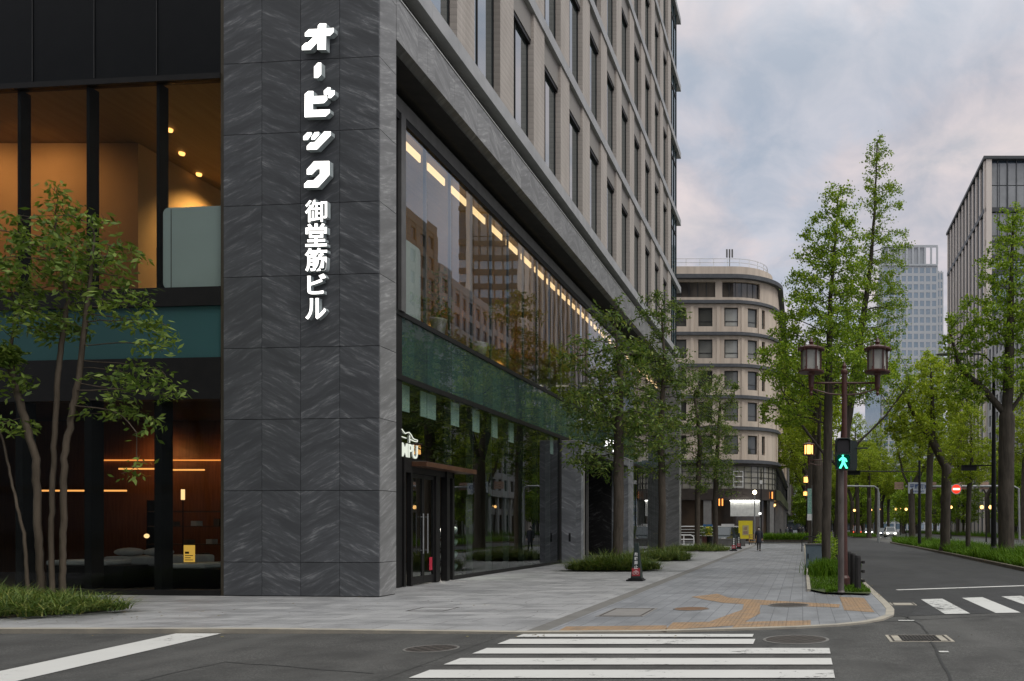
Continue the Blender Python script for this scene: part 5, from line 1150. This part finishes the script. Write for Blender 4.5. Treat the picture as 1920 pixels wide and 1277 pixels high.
m = MB(); m.box(-.68,.68,0,.06,.55,2.3); m.build('board', plain('board_yellow',(.85,.70,.03),(.78,.64,.03),3,.5), t); m = MB(); m.box(-.62,-.55,.06,.12,0,2.2); m.box(.55,.62,.06,.12,0,2.2); m.build('legs', MT['gframe'], t); m = MB(); m.box(-.3,.3,-.01,0,.9,1.85); m.build('poster', plain('poster_tan',(.55,.48,.22),(.42,.36,.2),5,.6), t); m = MB(); m.box(-.12,.12,-.014,-.01,1.4,1.7); m.box(-.2,.2,-.014,-.01,1.0,1.3); m.build('print', plain('poster_print',(.35,.15,.06),(.3,.3,.3),9,.6), t)
Y = 78; t = thing('hand_trolley', 'small orange-brown wooden trolley beside the yellow notice board', 'trolley', ((1411-CX)/F*Y,Y,.05)); m = MB(); m.box(-.35,.35,0,.5,.25,.32); m.box(-.35,-.3,0,.5,.3,1.0); m.box(.3,.35,0,.5,.3,.9)
for z in (.5,.7,.9): m.box(-.35,.35,-.02,0,z,z+.08)
m.build('frame', plain('trolley_wood',(.42,.24,.09),(.33,.19,.07),4,.6), t); m = MB()
for sx in (-.3,.3): m.lathe([(.12,-.03),(.12,.03)], n=10, M=Matrix.Translation((sx,.1,.12)) @ Matrix.Rotation(R(90),4,'Y'))
m.build('wheels', MT['black'], t)
Y = 79; t = thing('yellow_sign', 'yellow sign with a blue top between the two far pavement trees', 'sign', ((1329-CX)/F*Y,Y,.05)); m = MB(); m.box(-.28,.28,0,.04,.9,1.75); m.build('panel', bpy.data.materials['board_yellow'], t); m = MB(); m.box(-.55,.35,-.01,.05,1.75,1.95); m.build('top_strip', plain('strip_blue',(.03,.13,.30),None,3,.5), t); m = MB(); m.tube([(0,.05,0),(0,.05,1.9)],.03,6); m.build('post', MT['gpole'], t)
Y = 81; t = thing('hoarding_panel', 'plain white panel standing behind the white railing', 'panel', ((1361-CX)/F*Y,Y+2,.05)); m = MB(); m.box(-.65,.65,0,.05,1.35,2.0); m.build('panel', MT['white'], t); m = MB(); m.box(-.6,-.55,.05,.1,0,2.0); m.box(.55,.6,.05,.1,0,2.0); m.build('legs', MT['gpole'], t)
for i,(px,lab) in enumerate(((1321,'reddish planter tub with a leafy plant between the far tree trunks'),(1331,'black planter tub with a leafy plant between the far tree trunks'))):
    Y = 70; t = thing('planter_tub', lab, 'planter', ((px-CX)/F*Y,Y,.05)); m = MB(); m.lathe([(.20,0),(.26,.85),(.29,.9),(.22,.9)], n=12); m.build('tub', plain('tub_red',(.10,.03,.025),None,3,.6) if i == 0 else MT['black'], t); rng = np.random.default_rng(60+i); q = rng.normal(0,.22,(120,3))+[0,0,1.3]; quads_obj('foliage', leaves(rng, q, .16, .4, .08, 3, .1, .2), MT['leaf_a'], t)
# white-globe and slim lamps on the corner
Y = 84; p = at(1415,923,Y); t = thing('corner_lamp', 'street lamp with one bright white globe at the cross street corner', 'street lamp', (p.x,Y,.05)); m = MB(); m.lathe([(.12,0),(.08,.8),(.06,p.z-.3)], n=8); m.build('pole', MT['gpole'], t); m = MB(); m.ball((0,0,p.z-.05),.22); m.build('globe', emis('white_globe',(1,.86,.58),6), t, smooth=True)
Y = 83; p = at(1425,962,Y); t = thing('bollard_lamp', 'short white lit lamp post right of the corner lamp', 'street lamp', (p.x,Y,.05)); m = MB(); m.lathe([(.07,0),(.05,p.z-.5)], n=8); m.build('pole', MT['gpole'], t); m = MB(); m.box(-.12,.12,-.1,.1,p.z-.2,p.z); m.build('lamp_head', emis('soft_white_lamp',(1,1,.95),2.5), t)
Y = 90; p = at(1427,870,Y); t = thing('camera_pole', 'dark pole with a white camera head against the curved facade', 'pole', (p.x,Y,.05)); m = MB(); m.lathe([(.09,0),(.06,hz(880,Y))], n=8); m.build('pole', MT['black'], t); m = MB(); m.box(-.14,.14,-.2,.2,hz(905,Y)-.2,hz(905,Y)+.2); m.build('camera', MT['white'], t)
# flower bed beyond the crossing
rng = np.random.default_rng(71); t = None
m = MB(); m.box(-4.4,.9,93,96,.05,.30); struct(m, 'flower_bed_soil', MT['soil'])
roots = np.column_stack([rng.uniform(-4.4,.9,1800), rng.uniform(93,96,1800), np.full(1800,.3)]); o = quads_obj('bed_planting', blades(rng, roots, .75, .09, .8), MT['lawn']); tag(o, 'low green planting across the pavement at the far corner', None, None, 'stuff')
# ---------------------------------------------------------------- people
def skin_mesh(name, J, bones, mat, parent, sub=1):
    me = bpy.data.meshes.new(name); names = list(J); me.from_pydata([J[k][0] for k in names], [(names.index(a),names.index(b)) for a,b in bones], [])
    o = bpy.data.objects.new(name, me); COL.objects.link(o); s = o.modifiers.new('skin','SKIN'); s.use_smooth_shade = True
    for i, k in enumerate(names):
        r = J[k][1]; me.skin_vertices[0].data[i].radius = (r, r) if isinstance(r,(int,float)) else r
    me.skin_vertices[0].data[0].use_root = True
    if sub: q = o.modifiers.new('sub','SUBSURF'); q.levels = q.render_levels = sub
    bpy.context.view_layer.update(); nm = bpy.data.meshes.new_from_object(o.evaluated_get(bpy.context.evaluated_depsgraph_get())); o.modifiers.clear(); o.data = nm; bpy.data.meshes.remove(me)
    nm.materials.clear(); nm.materials.append(mat); nm.polygons.foreach_set('use_smooth',[True]*len(nm.polygons)); nm.name = name; o.parent = parent; return o
skin_m = plain('skin', (.45,.28,.20), (.40,.25,.18), 6, .6)
def person(label, loc, rz, coat, trousers, ph=.22, mask=True, scale=1.0, group=None):
    """stands at loc facing -y; ph = half stride"""
    t = thing('person', label, 'person', loc, rz, group); t.scale = (scale,)*3
    kneeL, kneeR = (.09,-ph*.55,.49), (-.09,ph*.20,.50); ankL, ankR = (.09,-ph,.09), (-.09,ph*.95,.13)
    body = {'pelvis':((0,0,.92),.10),'chest':((0,.0,1.25),.10),'neckb':((0,.0,1.44),.06),'neck':((0,-.01,1.50),.052),'head':((0,-.02,1.60),.085),'crown':((0,-.01,1.69),.07),'nose':((0,-.085,1.60),.022),
        'hipL':((.09,0,.88),.09),'kL':(kneeL,.055),'aL':(ankL,.042),'tL':((.10,ankL[1]-.15,.035),.038),'hipR':((-.09,0,.88),.09),'kR':(kneeR,.055),'aR':(ankR,.042),'tR':((-.10,ankR[1]-.14,.05),.038),
        'sL':((.19,0,1.40),.06),'eL':((.25,.04,1.12),.045),'wL':((.24,-.06,.88),.030),'hL':((.24,-.09,.80),.034),'fL':((.235,-.11,.72),.018),'sR':((-.19,0,1.40),.06),'eR':((-.25,.02,1.12),.045),'wR':((-.24,-.02,.87),.030),'hR':((-.24,-.03,.79),.034),'fR':((-.235,-.045,.71),.018),'thL':((.215,-.135,.80),.013),'thR':((-.215,-.075,.79),.013)}
    bb = [('pelvis','chest'),('chest','neckb'),('neckb','neck'),('neck','head'),('head','crown'),('head','nose'),('pelvis','hipL'),('hipL','kL'),('kL','aL'),('aL','tL'),('pelvis','hipR'),('hipR','kR'),('kR','aR'),('aR','tR'),('chest','sL'),('sL','eL'),('eL','wL'),('wL','hL'),('hL','fL'),('hL','thL'),('chest','sR'),('sR','eR'),('eR','wR'),('wR','hR'),('hR','fR'),('hR','thR')]
    skin_mesh('body', body, bb, skin_m, t)
    tr = {'p':((0,0,.92),.11),'hL':((.085,0,.86),.09),'kL':(kneeL,.072),'aL':((ankL[0],ankL[1],ankL[2]-.01),.055),'hR':((-.085,0,.86),.09),'kR':(kneeR,.072),'aR':((ankR[0],ankR[1],ankR[2]-.01),.055)}
    skin_mesh('trousers', tr, [('p','hL'),('hL','kL'),('kL','aL'),('p','hR'),('hR','kR'),('kR','aR')], trousers, t)
    m = MB(); b0 = len(m.v); m.lathe([(.20,.60),(.205,.62),(.185,.85),(.172,1.08),(.185,1.28),(.175,1.38),(.115,1.44),(.07,1.475),(.055,1.47)], n=18)
    m.v = [(x*(1.05 if z > 1.1 else 1.0), y*(.80 if z > 1.3 else .92), z) for x,y,z in m.v]
    for s, el, wr in ((1,(.25,.04,1.12),(.242,-.05,.89)),(-1,(-.25,.02,1.12),(-.242,-.015,.88))): m.tube([(s*.13,0,1.405),(s*.185,0,1.39),(s*.215,.01,1.30),el,wr], [.06,.075,.070,.058,.046], 10)
    m.build('coat', coat, t, smooth=True)
    m = MB(); m.ball((0,.028,1.672), .102, (1,1,.92)); m.ball((0,.065,1.60), .075, (1.05,.8,1)); m.build('hair', MT['black'], t, smooth=True)
    m = MB()
    for q in ((.10,ankL[1],ankL[2]-.09),(-.10,ankR[1],ankR[2]-.09)): m.ball((q[0],q[1]-.07,max(q[2],0)+.045),.15,(.36,1.0,.36))
    m.build('shoes', MT['black'], t, smooth=True)
    if mask: m = MB(); m.ball((0,-.075,1.575),.062,(.95,.6,.75)); m.build('face_mask', MT['white'], t, smooth=True)
    return t
navy = plain('navy_coat',(.018,.02,.032),(.026,.028,.04),5,.85); blk = plain('black_cloth',(.012,.012,.013),(.018,.018,.02),5,.85); gry = plain('grey_coat',(.06,.065,.075),(.08,.085,.095),5,.85)
x, y = gr(1423,1033,.016); person('person in a long dark coat and face mask walking towards the viewer on the pavement', (x,y,.016), R(-4), navy, blk, .12)
Y = 110; person('person in black near the columns of the curved building', ((1461-CX)/F*Y,Y,.05), R(180), blk, blk, .2, False)
person('person in a grey coat beyond the flower bed, left of the far crowd', ((1474-CX)/F*Y,Y+6,.05), R(20), gry, blk, .2)
person('far person in dark clothes on the pavement under the far lit lantern', ((1500-CX)/F*128,128,.05), 0, blk, navy, .15)
person('far person with a grey coat beside the far kerb pole', ((1505.5-CX)/F*134,134,.05), 0, gry, blk, .15)

for px, Y, rz, ct, lab in ((1513,150,0,blk,'far person in dark clothes left of the lantern post foot'),(1497,160,180,navy,'far person in a navy coat in the middle of the distant pavement'),(1522,120,10,gry,'far person with a grey coat beside the kerb trees'),(1483,112,160,navy,'person in a navy coat before the grey block beyond the curved building')):
    person(lab, ((px-CX)/F*Y,Y,.05), R(rz), ct, blk, .18, False)
# ---------------------------------------------------------------- curved cream building on the next corner
CB = thing('curved_building', 'cream eight-storey building with rounded corner and dark ledges beyond the cross street', 'building', (-8,100,0))
cream = plain('cream_render', (.68,.575,.475), (.50,.42,.345), 1.6, .8, stretch=(1,1,.10), lo=.38, hi=.74); ledge = plain('slate_ledge', (.075,.08,.09), (.10,.105,.115), 2, .6)
RC = 5.0; XC, YC = -8.0, 100.0; XL = -30.0; SA = RC*math.pi/2; S_FLAT = XC-XL; SIDE = 55.0
def plan(s, o):                       # point on the facade line at arc length s, pushed out by o
    if s < S_FLAT: return (XL+s, YC-RC-o)
    a = (s-S_FLAT)/RC
    if a < math.pi/2: return (XC+(RC+o)*math.sin(a), YC-(RC+o)*math.cos(a))
    return (XC+RC+o, YC+(s-S_FLAT-SA))
STOT = S_FLAT+SA+SIDE
def ribbon(mb, s0, s1, z0, z1, o0, o1):
    ss = [s0]+[q for q in ([S_FLAT+SA*i/14 for i in range(15)]) if s0+.05 < q < s1-.05]+[s1]; n = len(ss); vs = []
    for o, z in ((o0,z0),(o1,z0),(o1,z1),(o0,z1)): vs += [(*plan(s,o), z) for s in ss]
    fs = []
    for i in range(n-1):
        for k in range(4): k2 = (k+1)%4; fs.append((k*n+i,k*n+i+1,k2*n+i+1,k2*n+i))
    fs += [(0,n,2*n,3*n),(n-1,4*n-1,3*n-1,2*n-1)]; mb.add(vs, fs)
def cb(mb, name, mat, **k): return mb.build(name, mat, CB, world=True, **k)
def sx(px):                           # arc length where column px meets the facade
    best = min((abs((plan(s,0)[0])/plan(s,0)[1]-(px-CX)/F), s) for s in np.arange(S_FLAT-12, S_FLAT+SA-.2, .03)); return float(best[1])
lv = [9.17,13.0,16.6,20.2,23.85,27.5]
wins = [(sx(1309),sx(1336)),(sx(1358),sx(1384)),(sx(1402),sx(1420)),(sx(1428.5),sx(1434.5))]
pit = sx(1358)-sx(1309); a0 = sx(1309)
wins = [(a0-pit*k, a0-pit*k+1.65) for k in range(6,0,-1)] + wins + [(S_FLAT+SA+1.5+3.4*k, S_FLAT+SA+3.1+3.4*k) for k in range(15)]
m = MB(); m.prism([plan(s,-.62) for s in [0]+[S_FLAT+SA*i/14 for i in range(15)]+[STOT]]+[(XL,YC+RC+SIDE)], .05, 31.0); cb(m, 'inner_mass', MT['dark'])
m = MB()
for i, z in enumerate(lv[:-1]):
    z1 = lv[i+1]; ribbon(m, 0, STOT, z-.15, z+.95, -.6, 0); ribbon(m, 0, STOT, z+3.12, z1-.16, -.6, 0); e = 0
    for a, b in wins: ribbon(m, e, a, z+.951, z+3.119, -.6, 0); e = b
    ribbon(m, e, STOT, z+.951, z+3.119, -.6, 0)
ribbon(m, 0, STOT, 27.35, 28.15, -.6, 0); ribbon(m, 0, STOT, 29.95, 30.2, -.6, 0)
tw = [(sx(1280)-.2,sx(1341)),(sx(1354),sx(1425))]; tw = [(tw[0][0]-2.2,tw[0][1]),tw[1]]; e = 0
for a, b in tw: ribbon(m, e, a, 28.151, 29.949, -.6, 0); e = b
ribbon(m, e, STOT, 28.151, 29.949, -.6, 0); cb(m, 'wall', cream)
for a, b in zip(wins[:-1], wins[1:]):
    c = (a[1]+b[0])/2; m = MB()
    if plan(c,0)[0] < -20: continue
    for z in lv[:-1]: ribbon(m, c-.18, c+.18, z+.3, z+3.3, 0, .10)
    cb(m, 'pilaster', cream)
m = MB()
for z in lv: ribbon(m, 0, STOT, z-.10, z+.14, -.3, .34); ribbon(m, 0, STOT, z+.14, z+.30, -.3, .16)
cb(m, 'ledge', ledge)
m = MB(); ribbon(m, 0, STOT, 30.2, 30.65, -.6, .62); cb(m, 'cornice', ledge)
m = MB(); ribbon(m, 0, STOT, 30.65, 31.9, -1.1, -.65); cb(m, 'parapet', cream)
m = MB()
for z in (32.5,32.95): ribbon(m, 0, STOT, z, z+.05, -1.3, -1.25)
for s in np.arange(2, STOT, 1.6): ribbon(m, s, s+.05, 31.9, 32.95, -1.3, -1.25)
cb(m, 'roof_railing', MT['white'])
wfm = plain('window_frame_grey', (.05,.05,.05), None, 3, .5); bl = mirror_pane('blind_glass', (.40,.40,.37), 1.6, .05, (.52,.52,.48)); md = mirror_pane('half_blind_glass', (.16,.165,.155), 1.6, .05, (.24,.24,.22)); dkg = mirror_pane('dark_glass', (.035,.035,.035), 1.8, .05, (.10,.10,.09))
ri = random.Random(2)
for i, z in enumerate(lv[:-1]):
    for j, (a, b) in enumerate(wins):
        if plan(a,0)[0] < -20: continue
        mm = MB(); ribbon(mm, a, a+.1, z+.95, z+3.12, -.38, -.26); ribbon(mm, b-.1, b, z+.95, z+3.12, -.38, -.26); ribbon(mm, a+.1, b-.1, z+.95, z+1.05, -.38, -.26); ribbon(mm, a+.1, b-.1, z+3.0, z+3.12, -.38, -.26); ribbon(mm, a+.1, b-.1, z+1.55, z+1.62, -.38, -.28)
        w = cb(mm, 'window', wfm); mm = MB(); ribbon(mm, a+.1, b-.1, z+1.05, z+3.0, -.36, -.33); p = cb(mm, 'pane', bl if (j == 7 and i > 2) or (j > 9 and ri.random() < .3) else md if ri.random() < .55 else dkg); p.parent = w
for a, b in tw:
    mm = MB(); n = 6
    for k in range(n+1): q = a+(b-a-.08)*k/n; ribbon(mm, q, q+.08, 28.15, 29.95, -.42, -.3)
    w = cb(mm, 'window', wfm); mm = MB(); ribbon(mm, a+.02, b-.02, 28.16, 29.94, -.40, -.37); p = cb(mm, 'pane', mirror_pane('curtained_glass', (.05,.045,.04), 1.7, .05, (.14,.12,.10)) if 'curtained_glass' not in bpy.data.materials else bpy.data.materials['curtained_glass']); p.parent = w
m = MB(); ribbon(m, 0, STOT, 8.75, 9.02, -.5, .06); ribbon(m, 0, STOT, 4.85, 6.15, -.5, .12); cb(m, 'dark_fascia', plain('dark_fascia', (.035,.028,.024), (.05,.04,.035), 2, .4))
m = MB(); ribbon(m, 0, STOT, 6.16, 8.74, -.30, -.25); cb(m, 'first_floor_glass', mirror_pane('dull_glass', (.34,.32,.27), 1.6, .06, (.25,.235,.2)))
m = MB()
for s in np.arange(S_FLAT-14, STOT, .9): ribbon(m, s, s+.06, 6.16, 8.74, -.25, -.17)
for z in (6.8,7.45,8.1): ribbon(m, 0, STOT, z, z+.05, -.25, -.19)
cb(m, 'first_floor_mullion', wfm)
m = MB(); a, b = sx(1375), sx(1394)
for z in (6.3,6.9,7.5,8.1): ribbon(m, a, b, z, z+.09, -.16, -.10)
ribbon(m, a, a+.09, 6.3, 8.2, -.16, -.10); ribbon(m, b-.09, b, 6.3, 8.2, -.16, -.10); cb(m, 'white_lattice', MT['white'])
for s in list(np.arange(S_FLAT-16, S_FLAT-2, 4.2))+[S_FLAT+SA*.62]+list(np.arange(S_FLAT+SA+2, STOT, 5.0)):
    m = MB(); ribbon(m, s, s+.9, .05, 4.84, -.45, .02); cb(m, 'ground_column', bpy.data.materials['stone_column'] if 'stone_column' in bpy.data.materials else plain('stone_column', (.16,.155,.15), (.20,.195,.19), 2, .7))
m = MB(); ribbon(m, 0, STOT, .05, 4.84, -.60, -.55); cb(m, 'shopfront', mirror_pane('shopfront_glass', (.035,.028,.024), 1.6, .05, (.07,.05,.035)))
m = MB(); ribbon(m, S_FLAT+SA*.75, STOT, 4.9, 6.1, .13, .3); cb(m, 'side_awning', plain('olive_awning', (.06,.075,.03), (.05,.06,.03), 3, .6))
for s in np.arange(S_FLAT+SA+1, S_FLAT+SA+40, 4):
    mm = MB(); ribbon(mm, s, s+.25, 4.3, 4.55, -.5, -.3); cb(mm, 'shop_light', MT['lit_globe'])
t = thing('blank_billboard', 'plain white lit panel over the ground floor of the curved building', 'panel', ((1397-CX)/F*94.6,94.5,hz(968,94.5)))
w = 55/F*94.5/2; h = (968-940)/F*94.5; m = MB(); m.box(-w,w,0,.2,0,h); m.build('panel', plain('panel_white',(.70,.70,.67),None,3,.6), t); m = MB(); m.box(-w,w,-.25,-.18,h+.02,h+.10); m.box(-w,-w+.05,-.2,0,h+.02,h+.06); m.box(w-.05,w,-.2,0,h+.02,h+.06); m.build('light_bar', emis('panel_light',(1,.98,.9),14), t)
for px, py, lab in ((1437,928,'glowing orange wall lamp on the dark fascia of the curved corner'),(1352,941,'glowing orange wall lamp behind the far pavement tree')):
    s = sx(px) if px < 1436 else S_FLAT+SA*.62; p = plan(s,.14); t = thing('wall_lamp', lab, 'lamp', (p[0],p[1],hz(py,p[1])))
    for dx in (-.18,.18): m = MB(); m.box(dx-.07,dx+.07,-.12,-.02,-.45,.35); m.build('tube', emis('orange_tube',(1,.35,.08),2.0) if 'orange_tube' not in bpy.data.materials else bpy.data.materials['orange_tube'], t)
    m = MB(); m.box(-.3,.3,-.04,0,-.5,.4); m.build('back_plate', MT['black'], t)
p = at(1368,500,99); t = thing('roof_antenna', 'small mobile antenna mast on the roof of the curved building', 'antenna', (p.x,99,31.0)); zt = hz(468,99)-31.0
m = MB(); m.tube([(0,0,0),(0,0,zt)], .06, 6); m.tube([(-.5,0,0),(0,0,1.6)],.03,4); m.tube([(.5,0,0),(0,0,1.6)],.03,4); m.build('mast', MT['gpole'], t); m = MB()
for dx in (-.32,.0,.32): m.box(dx-.09,dx+.09,-.15,.05,zt-.95,zt)
m.build('panel_antenna', MT['gframe'], t)
# ---------------------------------------------------------------- generic towers
def facade(mb, gm, fm, x0, x1, y, z0, z1, nx, nz, mw, mh, nrm, depth=.25):
    """grid of mullions along one straight face; nrm 'y-' or 'x-' or 'x+'"""
    for i in range(nx+1):
        c = x0+(x1-x0)*i/nx
        if nrm == 'y-': mb.box(c-mw/2,c+mw/2,y-depth,y,z0,z1)
        elif nrm == 'x-': mb.box(y-depth,y,c-mw/2,c+mw/2,z0,z1)
        else: mb.box(y,y+depth,c-mw/2,c+mw/2,z0,z1)
    for k in range(nz+1):
        z = z0+(z1-z0)*k/nz
        for i in range(nx):
            a, b = x0+(x1-x0)*i/nx+mw/2, x0+(x1-x0)*(i+1)/nx-mw/2
            if nrm == 'y-': mb.box(a,b,y-depth*.7,y,z-mh/2,z+mh/2)
            elif nrm == 'x-': mb.box(y-depth*.7,y,a,b,z-mh/2,z+mh/2)
            else: mb.box(y,y+depth*.7,a,b,z-mh/2,z+mh/2)
def block(name, label, x0, x1, y0, y1, H, wall, glass, faces, px_=3.4, pz=3.8, mw=.9, mh=1.3, depth=.3, base=5.0, top=1.6):
    t = thing(name, label, 'building', ((x0+x1)/2,(y0+y1)/2,0))
    m = MB(); m.box(x0,x1,y0,y1,.0,H-.3); m.build('glazing', glass, t, world=True)
    m = MB(); m.box(x0-.35,x1+.35,y0-.35,y1+.35,H-top,H); m.box(x0-.2,x1+.2,y0-.2,y1+.2,base-.6,base); m.build('cornice', wall, t, world=True)
    for f in faces:
        m = MB(); nz = max(1, round((H-top-base)/pz))
        if f == 'y-': facade(m, 0, 0, x0, x1, y0, base, H-top, max(1,round((x1-x0)/px_)), nz, mw, mh, 'y-', depth)
        elif f == 'x-': facade(m, 0, 0, y0, y1, x0, base, H-top, max(1,round((y1-y0)/px_)), nz, mw, mh, 'x-', depth)
        else: facade(m, 0, 0, y0, y1, x1, base, H-top, max(1,round((y1-y0)/px_)), nz, mw, mh, 'x+', depth)
        m.build('facade_grid', wall, t, world=True)
    return t
gw = plain('grey_stucco',(.22,.21,.20),(.26,.25,.24),.4,.8); pk = plain('tan_stone',(.26,.235,.205),(.22,.20,.175),.3,.8); wh = plain('pale_stone',(.42,.42,.42),(.37,.37,.37),.3,.8); dkb = plain('dark_brown_cladding',(.09,.065,.05),(.11,.08,.06),.5,.6)
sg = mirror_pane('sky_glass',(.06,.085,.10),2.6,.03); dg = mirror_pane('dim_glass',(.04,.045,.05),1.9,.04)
block('office_block', 'plain grey office block on the pavement beyond the curved building', -30,-2.9,157,185,27,gw,dg,['x+'],4,3.7,1.4,1.5)
block('office_block', 'dark narrow block farther along behind the kerb trees', -30,-2.9,187,240,34,dkb,dg,['x+'],4,3.7,1.4,1.5)
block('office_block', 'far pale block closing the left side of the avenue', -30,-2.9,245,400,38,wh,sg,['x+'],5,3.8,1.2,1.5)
block('office_block', 'pale glass block closing the far end of the avenue', -12,40,440,460,48,gw,dg,['y-'],3,3.8,.6,1.2)
# middle glass tower
t = thing('glass_tower', 'blue grey glass tower with a stepped top behind the ginkgos', 'tower', (52,400,0)); Y = 400.
bx0, bx1, bx2, bt, bs = (1655-CX)/F*Y, (1757-CX)/F*Y, (1768-CX)/F*Y, hz(460,Y), hz(510,Y)
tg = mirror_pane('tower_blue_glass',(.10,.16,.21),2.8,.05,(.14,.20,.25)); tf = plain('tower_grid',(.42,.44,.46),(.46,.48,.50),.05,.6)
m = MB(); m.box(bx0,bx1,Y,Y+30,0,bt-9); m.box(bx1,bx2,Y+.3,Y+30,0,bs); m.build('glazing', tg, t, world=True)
m = MB(); n = 13
facade(m,0,0,bx0,bx1,Y,0,bt-10.2,9,32,.9,1.35,'y-',.12); facade(m,0,0,bx1+.05,bx2,Y+.3,0,bs,2,30,.55,1.25,'y-',.12); facade(m,0,0,Y,Y+30,bx0,0,bt-10.2,10,32,.55,1.25,'x-',.12); m.build('facade_grid', tf, t, world=True)
m = MB(); m.box(bx0-.4,bx1+.3,Y-.5,Y+.1,bt-1.0,bt); m.box(bx0-.4,bx1+.3,Y-.5,Y+.1,bt-10.0,bt-9.2)
for i in range(10): c = bx0+(bx1-bx0)*i/9; m.box(c-.45,c+.45,Y-.5,Y+.1,bt-9.2,bt-1.0)
m.box(bx0+.5,bx1-5.6,Y+.3,Y+25,bt-9.2,bt-1.0); m.build('crown_frame', tf, t, world=True)
m = MB(); x0 = (1632-CX)/F*Y; m.prism([(bx0-.45,Y+6),(bx0-.45,Y+34),(x0,Y+34)], 0, hz(690,Y)); m.build('side_wing', tg, t, world=True)
# right tower with close piers
YR = 200.; xr = (1848-CX)/F*YR; HR = hz(296,YR); yr2 = xr*F/(1778-CX)
t = thing('pier_tower', 'tall tower with pale vertical piers and a flat roof at the right edge', 'tower', (xr+20,YR+25,0))
m = MB(); m.box(xr,xr+14.5,YR,yr2,0,HR-.5); m.build('glazing', mirror_pane('deep_blue_glass',(.018,.032,.048),1.9,.04), t, world=True)
pp_ = plain('pinkish_stone',(.62,.555,.50),(.57,.505,.455),.05,.7); dfr = plain('tower_dark_frame',(.05,.055,.06),None,1,.5)
m = MB()
for i in range(12): c = YR+.6+(yr2-YR-1.2)*i/11; m.box(xr-.32,xr,c-.66,c+.66,0,HR-.72)
for i in range(2): c = xr+.6+11.3*i; m.box(c-.7 if i else xr,c+.7,YR-.9,YR,0,HR-.72)
m.build('pier', pp_, t, world=True)
m = MB(); m.box(xr-.7,xr+14.5,YR-1.2,yr2,HR-.7,HR); m.box(xr-.4,xr,YR,yr2,HR-13.2,HR-12.2); m.box(xr,xr+14.5,YR-.6,YR,HR-13.2,HR-12.2)
for k in range(2,24):
    z = HR-13-3.4*1.0*k-2.5 if False else HR-14.5-3.45*k
    if z > 3: m.box(xr,xr+14.5,YR-.35,YR,z,z+1.35)
for i in range(1):
    for j in range(1,5): c = xr+.6+11.3*i+11.3*j/5; m.box(c-.1,c+.1,YR-.4,YR,0,HR-.72)
m.build('frame', dfr, t, world=True)
m = MB()
for i in range(1): a = xr+1.4+11.3*i; [m.box(a+c*2,a+c*2+1.85,YR-.25,YR-.01,z,z+w) for c in range(5) for z,w in ((HR-24.5,5.4),(HR-18.9,5.4),(HR-12.1,5.2),(HR-6.7,5.2))]
m2 = MB(); m2.box(xr+.1,xr+14.4,YR-.06,YR-.015,3,HR-24.6); m2.build('front_glazing', mirror_pane('bright_front_glass',(.10,.15,.18),3.6,.04), t, world=True)  # lighter copy of the side glass, mirrored sky put into its colour
m.build('plant_screen', plain('plant_grey',(.28,.29,.30),None,.3,.6), t, world=True)
# colonnade building on the far side of the avenue
t = block('colonnade_building', 'pale stone building with tall ground columns behind the far trees', 44.5,80,151,197,50,wh,dg,['x-'],3.6,3.8,1.3,1.4)
m = MB()
for i in range(11): y = 152.5+4.2*i; m.box(43.6,44.3,y-.5,y+.5,.05,8.2)
m.box(43.4,44.4,150.5,197,8.2,9.6); m.build('column', wh, t, world=True)
# buildings across the avenue and the side street, out of frame: seen mirrored in the glazing
block('office_block', 'tan stone block across the avenue, mirrored in the near upper window', 44.5,75,116,149,56,pk,dg,['x-','y-'],3.6,3.7,1.6,1.6)
block('office_block', 'dark brown block facing the front windows from across the side street', -150,-9,-32,-15,60,dkb,dg,[],4,3.7,1.4,1.6)  # unseen block, long and tall to shade the front and darken its reflections
